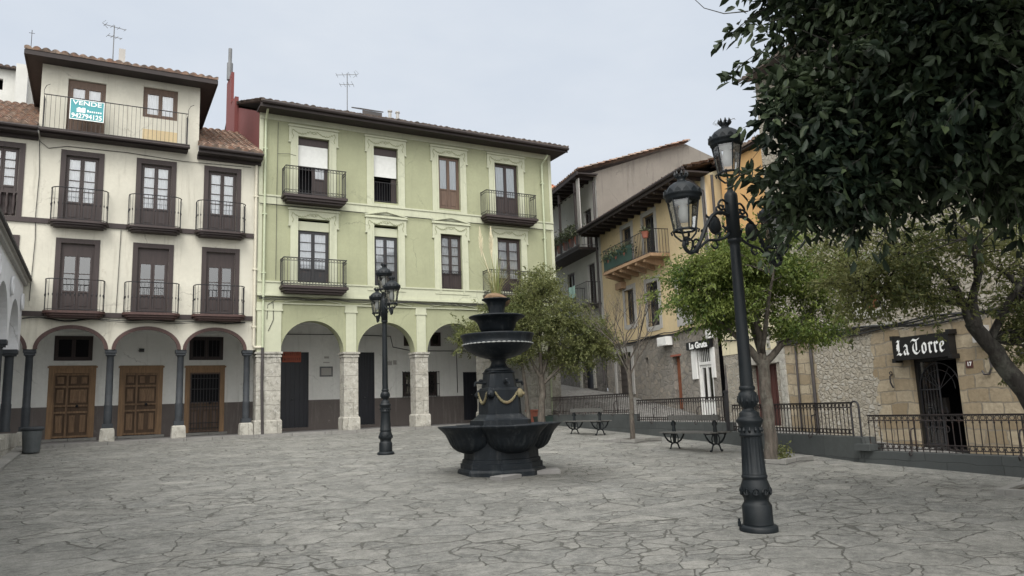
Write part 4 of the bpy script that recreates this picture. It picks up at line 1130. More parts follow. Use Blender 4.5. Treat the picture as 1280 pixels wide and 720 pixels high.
mb.tube([(c, .115, tz), (c, .115, 2.28)], .022, 5)
for q in (.25, .62): 
    mb.ring((dt0 + (dt1 - dt0) * q * .8 + .06, .12, 1.15), .09, .012, 'b', 10, 4); mb.ring((dt0 + (dt1 - dt0) * q * .8 + .06, .12, .75), .07, .012, 'b', 10, 4)
mb.build('iron_gate', M['iron'], dr)
mb = MB(); mb.face([(dt0 + .09, .14, tz), (c, .14, tz), (c, .14, 2.28), (dt0 + .09, .14, 2.28)]); mb.build('pane', M['glass'], dr)
mb = MB(); mb.box(dt0 + .2, dt0 + .4, .5, .6, 1.1, 1.45); mb.box(dt0 + .9, dt0 + 1.05, .45, .5, .9, 1.4); mb.build('inner_door', M['greydoor'], dr)
# blackletter sign
NIB = (.105, .085)
GL = {
 'L': (1.02, [[(.16, 1.30), (.36, 1.44), (.50, 1.34), (.47, .35), (.24, .1)], [(.14, .08), (.46, .20), (.74, .03), (.92, .2)], [(.18, .78), (.46, .72)], [(.66, 1.42), (.52, 1.22)], [(.3, 1.1), (.3, .5)]]),
 'a': (.92, [[(.62, .84), (.62, .18), (.78, .03)], [(.22, .42), (.22, .18), (.38, .03), (.58, .2)], [(.18, .78), (.40, .98), (.62, .84)], [(.62, .62), (.22, .42)]]),
 'T': (1.30, [[(.36, .96), (.24, .74), (.24, .42), (.42, .15), (.72, .03), (1.0, .16), (1.10, .32)], [(.0, 1.18), (.26, 1.40), (.70, 1.27), (1.16, 1.45)], [(.74, 1.2), (.70, .34)]]),
 'o': (.92, [[(.20, .80), (.20, .20), (.42, .02), (.66, .20), (.66, .80), (.42, .98), (.20, .80)]]),
 'r': (.72, [[(.06, .84), (.22, .97), (.24, .9), (.24, .17), (.40, .03)], [(.24, .75), (.44, .98), (.62, .80)]]),
 'e': (.88, [[(.60, .60), (.62, .80), (.42, .98), (.20, .80), (.20, .20), (.42, .02), (.68, .2)], [(.20, .46), (.60, .62)]]),
 ' ': (.32, [])}
def blackletter(mb, txt, a0, z0, k, b):
    x = a0; d = 0
    for chh in txt:
        w_, strokes = GL[chh]
        for st in strokes:
            for p, q in zip(st, st[1:]):
                d += .0004
                P = [(p[0] - NIB[0], p[1] - NIB[1]), (p[0] + NIB[0], p[1] + NIB[1]), (q[0] + NIB[0], q[1] + NIB[1]), (q[0] - NIB[0], q[1] - NIB[1])]
                ar = sum(P[i][0] * P[(i + 1) % 4][1] - P[(i + 1) % 4][0] * P[i][1] for i in range(4))
                if abs(ar) < .02:
                    nx, ny = q[1] - p[1], p[0] - q[0]; h = math.hypot(nx, ny) or 1; nx, ny = nx / h * .022, ny / h * .022
                    P = [(p[0] - nx, p[1] - ny), (p[0] + nx, p[1] + ny), (q[0] + nx, q[1] + ny), (q[0] - nx, q[1] - ny)]; ar = 1
                if ar < 0: P = P[::-1]
                mb.face([(x + u * k, b - d, z0 + v * k) for u, v in P])
        x += w_ * k
    return x
sg = thing('bar_sign', 'black hanging bar sign reading La Torre in white blackletter above the doorway', 'sign', rframe(TL, 0), (A(.65), -.1, 2.36))
s0, s1 = A(1.41), A(-.2)
mb = MB(); mb.box(s0, s1, -.22, -.02, 2.36, 2.9); 
for x in (s0, s1):
    for z in (2.36, 2.9): mb.box(x - .05, x + .05, -.23, -.01, z - .05, z + .05)
mb.build('board', M['black'], sg)
mb = MB(); tw_ = blackletter(MB(), 'La Torre', 0, 0, 1, 0); k = 1.36 / tw_; blackletter(mb, 'La Torre', s0 + .12, 2.47, .245, -.224)
nx = max(v[0] for v in mb.v); mn = min(v[0] for v in mb.v); fac = (s1 - s0 - .2) / (nx - mn)
mb.v = [(s0 + .1 + (x - mn) * fac, y, z) for x, y, z in mb.v]
mb.build('lettering', M['signwhite'], sg)
# odds and ends on the tower front
mb = MB(); mb.tube([(A(4.55), -.06, 3.2), (A(4.55), -.06, .2)], .045, 8); mb.build('downpipe', M['darkpipe'], to)
mb = MB(); mb.tube([(A(5.2), -.05, 3.15), (A(5.25), -.05, .3)], .03, 6); mb.build('downpipe', M['darkpipe'], to)
mb = MB()
for k in range(4):
    pts = [(A(6.0 - i * .28), -.06 - .012 * k, 3.16 + .05 * k - .035 * math.sin(i * .7 + k) - (.03 if k == 3 else 0)) for i in range(34)]
    mb.tube(pts, .022, 5)
mb.build('cable_bundle', M['cable'], to)
mb = MB(); q = A(-.75); mb.box(q, q + .3, -.16, -.002, 2.6, 2.95); mb.build('meter_box', M['greyplaster'], to)
mb = MB(); mb.tube([(q + .25, -.05, 2.6), (q + .27, -.05, 2.05), (q + .2, -.05, 1.92), (q + .08, -.05, 1.92), (q + .04, -.05, 2.0)], .022, 6); mb.build('meter_conduit', M['darkpipe'], to)
mb = MB(); q = A(-.38); mb.box(q, q + .17, -.015, -.002, 2.08, 2.24); np_ = mb.build('number_plate', M['maroon'], to)
mb = MB(); add_text(mb, '17', .12, q + .085, -.016, 2.16, .002, .004); mb.build('digits', M['signwhite'], np_)
mb = MB(); q = A(1.72)
mb.tube([(q, -.02, 2.05), (q, -.1, 2.0), (q, -.1, 1.85), (q + .02, -.05, 1.72)], .02, 5); mb.ring((q, -.06, 2.08), .04, .012, 'b', 8, 4); mb.build('wall_bracket', M['rustiron'], to)
mb = MB(); q = A(-1.75); mb.smooth = True; mb.lathe([(.0, 0), (.09, .03), (.1, .08), (.07, .12)], 12, (0, 0, 0)); mb.v = [(q + x, -.02 - z, 2.3 + y * .7) for x, y, z in mb.v]
mb.smooth = False; mb.box(q - .45, q - .3, -.12, -.002, 2.12, 2.18); mb.build('wall_lamp', M['iron'], to)
tile_roof('roof', to, -.2, 17.2, -.5, 8, 11.5, 14, M['tilegrey'])
# ---- orange upper house
TL = 9.05; A = rb(TL)
oh = thing('orange_house', 'house with orange upper wall, pale cream lower storey and maroon garage door', 'house', rframe(TL, 0), (1.5, 0, 0))
mb = MB(); gd = (A(7.6), A(6.25), lz(7), 2.62)
wall_holes(mb, 0, 3.05, 3.05, 6.0, [(A(7.35), A(6.85), 4.5, 5.6)], 0, .2, .5); mb.build('lower_wall', [M['pale'], M['dark']], oh)
mb = MB(); wall_holes(mb, 0, 3.05, -.4, 3.05, [gd], .02, .3, .8); mb.build('stone_base', [rubble('base_rubble', [(.26, .24, .2), (.42, .38, .31), (.34, .31, .26)], (.42, .4, .35), 4.6, .07), M['dark']], oh)
mb = MB(); mb.box(gd[0] - .25, gd[1] + .25, -.03, .1, 2.64, 3.04); mb.box(A(6.55), A(6.4), -.04, -.002, 3.1, 5.3); mb.build('lintel', M['lime'], oh)
mb = MB(); mb.box(gd[0], gd[1], .25, .3, gd[2], gd[3])
for k in range(7): mb.box(gd[0] + (gd[1] - gd[0]) * k / 7 + .012, gd[0] + (gd[1] - gd[0]) * (k + 1) / 7 - .012, .235, .2495, gd[2] + .05, gd[3] - .1)
mb.build('garage_door', M['maroon'], oh)
casement(oh, A(7.35), A(6.85), 4.5, 5.6, .12, 'window', 'brown', 2, 0, 2, None, .05)
mb = MB(); mb.box(0, 3.05, .5, 8, 5.5, 9.75); mb.build('upper_wall', M['ochre'], oh)
tile_roof('canopy', oh, -.1, 3.05, -.45, .5, 6.0, 6.38, M['tile'])
mb = MB(); mb.box(-.1, 3.05, -.42, 0, 5.9, 5.99); mb.box(-.3, 3.1, .3, 8, 9.76, 9.82); mb.build('eave', M['eave'], oh)
tile_roof('roof', oh, -.1, 3.1, .25, 8, 9.84, 11.2, M['tile'])
mb = MB(); q = A(9.0); mb.tube([(q, .1, 9.4), (q, .1, 3.3), (q + .05, -.06, 1.0)], .05, 8); mb.build('downpipe', M['darkpipe'], oh)
mb = MB(); mb.box(A(8.9), A(8.35), -.03, -.01, 4.05, 4.4); mb.build('street_name_plate', M['blue'], oh)
mb = MB(); mb.tube([(A(8.9), -.03, 3.55), (A(7.5), -.03, 3.45), (A(6.1), -.03, 3.5)], .02, 5); mb.build('facade_cables', M['cable'], oh)
# ---- yellow house
TL = 18.6; A = rb(TL)
yh = thing('yellow_house', 'weathered yellow house over a grey stone ground floor with plant-filled balcony', 'house', rframe(TL, 0), (4.8, 0, 1.5))
Y2 = [(A(16.16), A(15.3), 7.3, 9.1), (A(14.15), A(13.2), 7.25, 9.15)]
Y1 = [(A(16.25), A(15.4), 4.9, 6.4), (A(14.2), A(13.25), 4.6, 6.38), (A(11.7), A(10.9), 5.3, 6.25)]
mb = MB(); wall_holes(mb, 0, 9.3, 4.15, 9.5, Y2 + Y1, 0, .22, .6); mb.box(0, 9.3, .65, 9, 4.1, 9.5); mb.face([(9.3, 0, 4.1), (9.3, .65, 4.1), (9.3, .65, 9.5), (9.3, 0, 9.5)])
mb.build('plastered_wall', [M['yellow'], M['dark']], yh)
gr0 = (A(17.5), A(16.0), lz(17), 3.75); ru = (A(12.5), A(11.95), lz(12), 3.27); gt = (A(10.72), A(9.75), lz(10.2), 3.42); sl_ = (A(14.75), A(14.5), 2.6, 3.4)
M['ystone'] = rubble('house_rubble', [(.20, .185, .165), (.30, .275, .24), (.25, .225, .19), (.34, .30, .25)], (.26, .245, .22), 3.6, .06)
mb = MB(); wall_holes(mb, 0, 9.3, .2, 4.15, [gr0, ru, gt, sl_], .02, .25, .7); mb.box(0, 9.3, .75, 9, .2, 4.1); mb.build('stone_base', [M['ystone'], M['dark']], yh)
for a0, a1, z0, z1 in Y2 + Y1:
    mb = MB(); mb.box(a0 - .18, a0, -.02, .05, z0 - .15, z1 + .2); mb.box(a1, a1 + .22, -.02, .05, z0 - .15, z1 + .2); mb.box(a0, a1, -.018, .05, z1, z1 + .19); mb.box(a0, a1, -.018, .05, z0 - .2, z0); mb.build('window_surround', M['greyplaster'], yh)
mb = MB(); mb.box(A(11.9), A(10.7), -.016, -.003, 4.35, 5.1); mb.build('render_patch', M['greyplaster'], yh)
mb = MB(); mb.box(9.05, 9.3, -.03, -.002, 4.2, 9.45); mb.build('quoin', M['greyplaster'], yh)
mb = MB(); mb.box(.0, .12, -.02, -.002, 4.2, 9.4); mb.build('quoin', M['greyplaster'], yh)
for h in Y2: casement(yh, *h, .12, 'window', 'iron', 2, 0, 2, None, .06)
for h in Y1:
    casement(yh, *h, .15, 'window', 'iron', 2, 0, 2, None, .06)
mb = MB()
h = Y1[1]
for k in range(7): x = h[0] + .05 + k * (h[1] - h[0] - .1) / 6; mb.tube([(x, -.01, h[2]), (x, -.01, h[3])], .011, 4)
for q in (.1, .5, .9): mb.tube([(h[0], -.01, h[2] + (h[3] - h[2]) * q), (h[1], -.01, h[2] + (h[3] - h[2]) * q)], .011, 4)
mb.build('window_grille', M['iron'], yh)
mb = MB(); mb.box(gr0[0], gr0[1], .2, .25, gr0[2], gr0[3])
for q in range(6): mb.box(gr0[0] + .04, gr0[1] - .04, .18, .1995, gr0[2] + .1 + q * .28, gr0[2] + .3 + q * .28)
mb.build('barn_door', M['greydoor'], yh)
mb = MB(); mb.box(gr0[0] - .2, gr0[0], -.02, .1, gr0[2], gr0[3] + .25); mb.box(gr0[1], gr0[1] + .2, -.02, .1, gr0[2], gr0[3] + .25); mb.box(gr0[0], gr0[1], -.02, .1, gr0[3], gr0[3] + .25); mb.build('barn_door_surround', M['greyplaster'], yh)
mb = MB(); mb.box(ru[0], ru[1], .2, .25, ru[2], ru[3]); mb.box(ru[0] + .06, ru[1] - .06, .185, .1995, ru[2] + .1, ru[3] - .9); mb.box(ru[0] + .06, ru[1] - .06, .185, .1995, ru[3] - .8, ru[3] - .1); mb.build('red_door', M['rustdoor'], yh)
mb = MB(); mb.box(ru[0] - .1, ru[1] + .1, -.012, .1, ru[3], ru[3] + .07); mb.build('brick_lintel', M['teracotta'], yh)
# white shop door
dz = 2.88
mb = MB(); mb.box(gt[0] - .32, gt[0], -.04, .06, 2.35, 3.4); mb.box(gt[1], gt[1] + .2, -.04, .06, 2.35, 3.4); mb.box(gt[0], gt[0] + .07, .05, .16, gt[2], 3.4); mb.box(gt[1] - .07, gt[1], .05, .16, gt[2], 3.4); mb.box(gt[0] + .07, gt[1] - .07, .05, .16, dz - .05, dz + .05)
sd_ = mb.build('shop_door', M['whitewood'], yh)
casement(yh, gt[0] + .075, gt[1] - .075, gt[2], dz - .055, .1, 'shop_door_leaf', 'whitewood', 1, .3, 2, None, .04).parent = sd_
mb = MB()
for k in range(7): x = gt[0] + .12 + k * (gt[1] - gt[0] - .24) / 6; mb.box(x - .012, x + .012, .08, .1, dz + .05, 3.38)
mb.build('transom_bars', M['whitewood'], sd_)
sg = thing('shop_sign', 'small black sign reading La Gruta in rounded white letters over white door', 'sign', rframe(TL, 0), (A(10.3), -.06, 3.42))
mb = MB(); mb.box(A(11.2), A(9.55), -.12, -.03, 3.4, 3.68); mb.build('board', M['black'], sg)
mb = MB(); add_text(mb, 'La Gruta', .30, A(10.38), -.122, 3.53, .004, .012, 1.12); mb.build('lettering', M['signwhite'], sg)
mb = MB(); mb.box(A(13.05), A(12.35), -.3, -.02, 3.72, 4.05); mb.box(A(12.95), A(12.65), -.31, -.301, 3.76, 4.0); mb.build('air_conditioner', M['whitewood'], yh)
mb = MB(); mb.box(A(9.7), A(9.5), -.2, -.02, 3.7, 4.0); mb.build('junction_box', M['whitewood'], yh)
mb = MB(); mb.tube([(A(18.3 - i * .5), -.06, 4.14 + .04 * math.sin(i * .9)) for i in range(18)], .04, 6); mb.tube([(A(18.3 - i * .5), -.1, 4.2 + .03 * math.sin(i * 1.9)) for i in range(18)], .02, 5); mb.build('cable_bundle', M['cable'], yh)
# balcony with timber joists
mb = MB(); b0, b1 = A(16.55), A(12.1)
mb.box(b0, b1, -.85, -.003, 7.12, 7.24); bl = mb.build('balcony', M['joist'], yh)
mb = MB(); x = b0 + .15
while x < b1: mb.loft([[(x, -.8, 7.0), (x + .16, -.8, 7.0), (x + .16, -.8, 7.118), (x, -.8, 7.118)], [(x, -.003, 6.8), (x + .16, -.003, 6.8), (x + .16, -.003, 7.118), (x, -.003, 7.118)]]); x += .72
mb.box(b0 - .1, b0 + .5, -.25, -.003, 6.5, 6.78)
mb.build('joists', M['joist'], bl)
mb = MB(); railing(mb, [(b0 + .04, 0), (b0 + .04, -.8), (b1 - .04, -.8), (b1 - .04, 0)], 7.25, 8.2, .13, .011); mb.build('railing', M['iron'], bl)
mb = MB(); mb.box(b0 + .1, b1 - 1.6, -.82, -.812, 7.3, 7.95); mb.build('mesh_screen', metal('green_screen', (.02, .05, .04), .7), bl)
# roof
mb = MB(); mb.box(-.1, 9.6, -.95, .02, 9.46, 9.52); x = 0
while x < 9.5: mb.box(x, x + .1, -.93, -.003, 9.34, 9.458); x += .6
mb.box(-.1, 9.6, -.99, -.95, 9.42, 9.58); mb.tube([(-.1, -1.04, 9.6), (9.6, -1.04, 9.6)], .07, 8); mb.build('eave', M['eave'], yh)
tile_roof('roof', yh, -.1, 9.6, -1.0, 4.2, 9.6, 11.05, M['tile']); tile_roof('roof', yh, -.1, 9.6, 8.6, 4.2, 9.6, 11.05, M['tile'])
mb = MB(); mb.face([(9.31, 0, 9.5), (9.31, 8, 9.5), (9.31, 4.2, 11.0)]); mb.build('gable', M['pale'], yh)
mb = MB(); mb.tube([(8.8, 3.0, 10.4), (8.8, 3.0, 12.35)], .13, 10); mb.tube([(8.8, 3.0, 12.35), (8.8, 3.0, 12.75)], .17, 10); mb.build('flue', M['oldwhite'], yh)
antenna('tv_antenna', (8.4, 1.6, 10.3), 1.7, 4, .6, yh, .8)
mb = MB(); mb.tube([(9.1, -1.0, 9.55), (9.2, -.4, 9.2), (9.25, -.08, 8.9), (9.25, -.08, 4.3)], .05, 8); mb.build('downpipe', M['darkpipe'], yh)
# ---- white house
TL = 31.0; A = rb(TL)
wt = thing('white_balcony_house', 'tall white house with timber balcony full of plants beyond the yellow house', 'house', rframe(TL, 0), (6, 0, 2.5))
V2 = [(A(22.9), A(22.0), 9.0, 10.8), (A(20.3), A(19.4), 9.0, 11.0)]; V1 = [(A(22.9), A(21.9), 6.7, 8.3), (A(20.2), A(19.3), 6.3, 8.3)]
V0 = [(A(21.5), A(20.1), lz(21), 4.2)]
mb = MB(); wall_holes(mb, 0, 12.38, 5.0, 12.4, V2 + V1, 0, .22, .6); mb.box(0, 12.38, .65, 9, 5, 12.35); mb.build('plastered_wall', [M['oldwhite'], M['dark']], wt)
mb = MB(); wall_holes(mb, 0, 12.38, 1.0, 5.0, V0, .01, .3, .8); mb.build('stone_base', [rubble('dark_rubble', [(.12, .11, .10), (.22, .205, .185), (.17, .155, .14)], (.10, .095, .085), 5.5, .06), M['dark']], wt)
mb = MB(); h = V0[0]; mb.box(h[0] - .28, h[0], -.03, .1, h[2], h[3]); mb.box(h[1], h[1] + .28, -.03, .1, h[2], h[3]); mb.build('door_jambs', M['lime'], wt)
mb = MB(); mb.box(h[0], h[1], .25, .3, h[2], h[3]); mb.build('door', M['darkdoor'], wt)
for h in V2 + V1: casement(wt, *h, .12, 'window', 'brown', 2, 0, 2, 'curtain' if h in V1[:1] else None, .06)
mb = MB(); mb.box(A(24.6), A(18.75), -1.0, -.003, 8.78, 8.9); mb.box(A(24.6), A(18.75), -1.02, -.95, 8.9, 9.0); b2 = mb.build('balcony', M['eave'], wt)
mb = MB(); railing(mb, [(A(24.5), 0), (A(24.5), -.95), (A(18.8), -.95), (A(18.8), 0)], 9.0, 9.95, .13, .012); mb.build('railing', M['alu'], b2)
for q in (21.3, 19.2): 
    mb = MB(); mb.box(A(q), A(q) + .1, -.95, -.85, 9, 12.1); mb.build('post', M['eave'], b2)
mb = MB(); mb.face([(A(22.0), -.98, 11.6), (A(18.9), -.98, 11.6), (A(18.9), -.4, 12.0), (A(22.0), -.4, 12.0)]); mb.build('rolled_awning', M['oldwhite'], b2)
mb = MB(); mb.box(A(18.95), A(18.6), -.9, -.86, 9.0, 12.2); mb.build('side_screen', M['greyplaster'], b2)
b3 = balcony(wt, A(20.7), A(18.75), .7, 6.05, 6.25, 7.25, 0, 'iron', .12, False, False, 'iron')
mb = MB(); mb.box(-.1, 12.6, -1.0, .02, 12.35, 12.41); mb.box(-.1, 12.6, -1.05, -1.0, 12.3, 12.47); x = 0
while x < 12.5: mb.box(x, x + .1, -.98, -.003, 12.23, 12.348); x += .6
mb.build('eave', M['eave'], wt)
tile_roof('roof', wt, -.1, 12.6, -1.06, 5, 12.49, 14.35, M['tile'])
mb = MB(); mb.face([(12.39, .0, 5), (12.39, 10, 5), (12.39, 10, 12.4), (12.39, 5, 14.3), (12.39, -.6, 12.35), (12.39, 0, 12.3)])
mb.box(12.2, 12.40, .1, 10, 4.9, 5); mb.build('gable_wall', M['gable'], wt)
tile_roof('gable_coping', wt, 12.3, 12.75, -1.0, 5.1, 12.53, 14.41, M['tile'])
mb = MB(); mb.tube([(12.25, -.09, 12.1), (12.25, -.09, 5), (12.3, -.09, 2.5)], .055, 8); mb.build('downpipe', M['darkpipe'], wt)
# washing on the lower balcony
mb = MB(); mb.smooth = True; rws = []
for z in (7.27, 7.0, 6.7): rws.append([(A(20.85) + i * .1, -.76 - .02 * math.sin(i * 1.1 + z), z + .02 * math.sin(i)) for i in range(9)])
mb.loft(rws, False, False)
cloth = mb.build('laundry_towel', M['cloth'], None); fr = rframe(TL, 0); cloth.location = (fr[0][0], fr[0][1], 0); cloth.rotation_euler = (0, 0, TH)
tag(cloth, 'pale teal towel drying over the lower balcony rail of white house', 'towel')

# ------------------------------------------------------------------ far houses
fh = thing('far_white_house', 'distant white house with tiled roof and chimney above the left roofs', 'house', ((0, 0, 0), 0), (-6, 38, 1))
l, r = at(-40, 100, 38), at(42, 100, 38); zt = at(15, 88, 38)[2]
mb = MB(); wall_holes(mb, l[0], r[0], 5, zt, [(at(-2, 100, 38)[0], at(4, 100, 38)[0], at(0, 112, 38)[2], at(0, 98, 38)[2])], 38, .2, .5); mb.box(l[0], r[0], 38.6, 46, 5, zt); mb.build('wall', [M['oldwhite'], M['dark']], fh)
tile_roof('roof', fh, l[0], at(20, 90, 38)[0], 37.7, 42, zt, zt + 1.3, M['tilegrey'])
q0, q1 = at(21, 85, 37.6), at(36, 85, 37.6); mb = MB(); mb.box(q0[0], q1[0], 37.4, 38.4, 6, at(28, 80, 37.4)[2]); mb.build('chimney', M['oldwhite'], fh)
fh = thing('far_orange_roof_house', 'distant house with bright orange tiled roof past the green house corner', 'house', ((0, 0, 0), 0), (31, 46, 2))
l, r = at(680, 240, 46), at(712, 240, 46); zt = at(697, 243, 46)[2]
mb = MB(); mb.box(l[0], r[0], 46, 54, 2, zt); mb.build('wall', M['gable'], fh)
tile_roof('roof', fh, l[0] - .3, r[0] + .3, 45.5, 50, zt, zt + 2.2, M['tileorange'])
mb = MB(); q = at(692, 215, 46); mb.tube([(q[0], 48, zt + .6), (q[0], 48, zt + 3)], .05, 6); mb.build('mast', M['alu'], fh)

# ================================================================== TERRACE WALL AND RAILINGS
tw_t = thing('terrace_wall', 'low dark slate retaining wall stepping along the right side of the square', 'wall', ((0, 0, 0), 0), (13.3, 12, .4))
segs = [((12.45, -6), (12.63, 9.62), .55), ((12.62, 9.5), (13.79, 14.22), .80), ((13.79, 14.22), (14.55, 19.0), 1.02), ((14.55, 19.0), (15.25, 25.2), 1.25)]
mb = MB()
for (x0, y0), (x1, y1), zt in segs:
    L = math.hypot(x1 - x0, y1 - y0); d = ((x1 - x0) / L, (y1 - y0) / L); n = (d[1], -d[0])
    c = ((x0 + x1) / 2 + n[0] * .15, (y0 + y1) / 2 + n[1] * .15)
    mb.obox(c, d, L - .006, .3, -1.0, zt)
mb.box(12.52, 12.95, 9.3, 9.62, .56, .68)
mb.build('blockwork', M['slate'], tw_t)
RL = ['iron railing with ring friezes on the lowest terrace wall outside the bar doorway', 'iron railing behind the slim tree trunk, second lowest stretch of terrace wall', 'iron railing behind the nearer bench in front of the white shop door', 'iron railing on the highest terrace wall behind the farther bench']
RS = [((12.69, -1.5), (12.78, 9.45), .55), ((12.85, 9.85), (13.94, 14.1), .80), ((13.96, 14.3), (14.70, 18.9), 1.02), ((14.72, 19.1), (15.40, 25.1), 1.25)]
def rail_section(i, p, q, z0):
    L = math.hypot(q[0] - p[0], q[1] - p[1]); ang = math.atan2(q[1] - p[1], q[0] - p[0])
    t = thing('iron_railing', RL[i], 'railing', ((p[0], p[1], z0), ang), (0, 0, 0), 'iron railings along the terrace wall')
    z1 = .64; mb = MB()
    for z in (.05, .13, z1 - .09, z1): mb.box(0, L, -.014, .014, z - .008, z + .008)
    mb.box(-.02, L + .02, -.022, .022, z1 + .008, z1 + .02)
    mb.build('rails', M['rustiron'], t)
    mb = MB(); n = int(L / .115); fz = MB(); fy = MB()
    for k in range(n + 1):
        x = L * k / n; mb.tube([(x, 0, .0), (x, 0, z1)], .0085, 4, False)
        for z in (.08, z1 - .12): mb.tube([(x, 0, z - .02), (x, 0, z), (x, 0, z + .02)], [.009, .018, .009], 4, False)
        if k < n:
            fz.ring((x + L / n / 2, 0, .09), .0385, .007, 'b', 8, 3); fy.ring((x + L / n / 2, 0, z1 - .045), .0385, .007, 'b', 8, 3)
    o = mb.build('bars', M['rustiron'], t)
    if n > 100: o['kind'] = 'stuff'
    fz.build('ring_frieze', M['rustiron'], t); fy.build('ring_frieze', M['rustiron'], t)
    m_ = max(2, int(L / 1.6))
    for k in range(m_):
        x = L * (k + .5) / m_; mb = MB()
        mb.tube([(x, 0, .02), (x, .0, z1 - .02)], .014, 5)
        mb.tube([(x, .015, .42), (x, .10, .40), (x, .13, .3), (x, .11, .12), (x, .15, -.02), (x, .21, -.05), (x, .23, .0), (x, .19, .03)], .013, 5)
        mb.build('bracket', M['rustiron'], t)
for i, (p, q, z0) in enumerate(RS): rail_section(i, p, q, z0)
hp = thing('hoop_handrail', 'tall looped iron handrail where the terrace wall steps down', 'handrail', ((12.72, 9.6, .55), R(76)))
mb = MB(); pts = [(-.02, 0, 0)] + [(.09 - .11 * math.cos(PI * i / 8), 0, .82 + .1 * math.sin(PI * i / 8)) for i in range(9)] + [(.2, 0, .24)]
mb.tube(pts, .019, 6); mb.build('hoop', M['iron'], hp)
hp = thing('railing_post', 'square iron end post beside the railing in front of the white door', 'post', ((13.85, 14.2, .8), R(76)))
mb = MB(); mb.box(-.035, .035, -.035, .035, 0, 1.02); mb.box(-.05, .05, -.05, .05, .96, 1.0); mb.build('post', M['iron'], hp)

# ================================================================== LAMP POSTS
def make_lantern(parent, c, s=1.0):
    x, y, z = c; mb = MB()
    # scroll supports and bottom ring
    for k in range(4):
        t = k * PI / 2 + .4; cx, cy = math.cos(t), math.sin(t)
        mb.tube([(x, y, z + .02), (x + cx * .05, y + cy * .05, z + .03), (x + cx * .11, y + cy * .11, z + .09), (x + cx * .13, y + cy * .13, z + .15), (x + cx * .15, y + cy * .15, z + .13), (x + cx * .14, y + cy * .14, z + .10)], .011, 5)
    mb.smooth = True
    mb.lathe([(.03, -.02), (.035, .0), (.02, .03), (.032, .05), (.02, .07)], 12, c)
    mb.smooth = False
    R0, R1, z0, z1 = .115, .165, .14, .47
    mb.lathe([(R0 + .008, z0 - .012), (R0 + .012, z0), (R0 + .004, z0 + .012), (R0 - .012, z0 + .006), (R0 - .01, z0 - .012)], 6, c, cap=False)
    for k in range(6):
        t = 2 * PI * k / 6; mb.tube([(x + R0 * math.cos(t), y + R0 * math.sin(t), z + z0), (x + R1 * math.cos(t), y + R1 * math.sin(t), z + z1)], .0085, 5)
    fr = mb.build('lantern', M['lampiron'], parent)
    mb = MB(); mb.smooth = True
    mb.lathe([(.15, .45), (.175, .46), (.185, .475), (.185, .5), (.205, .515), (.2, .53), (.185, .545), (.17, .58), (.135, .625), (.09, .655), (.06, .665), (.045, .68), (.042, .70), (.06, .715), (.06, .73), (.0, .735)], 24, c)
    mb.smooth = False
    for k in range(14):
        t = 2 * PI * k / 14; cx, cy = math.cos(t), math.sin(t); u = (-cy, cx)
        p = [(x + cx * .2 + u[0] * w_, y + cy * .2 + u[1] * w_, z + .5 + h) for w_, h in ((-.04, .01), (.04, .01), (.03, .045), (0, .075), (-.03, .045))]
        pi = [(x + (q[0] - x) * .95, y + (q[1] - y) * .95, q[2]) for q in p]
        mb.loft([p, pi])
    for k in range(8):
        t = 2 * PI * k / 8; cx, cy = math.cos(t), math.sin(t)
        mb.tube([(x + cx * .055, y + cy * .055, z + .725), (x + cx * .068, y + cy * .068, z + .75), (x + cx * .066, y + cy * .066, z + .785)], [.014, .016, .003], 5)
    mb.build('cap', M['lampiron'], fr)
    mb = MB(); mb.lathe([(R0 - .004, z0 + .006), (R1 - .004, z1)], 6, c, cap=False); mb.build('glass', M['lampglass'], fr)
    mb = MB(); mb.smooth = True; mb.lathe([(.0, .22), (.045, .23), (.06, .3), (.055, .36), (.035, .42), (.1, .455), (.1, .46)], 14, c, cap=False); mb.build('bulb', M['frosted'], fr)
    return fr

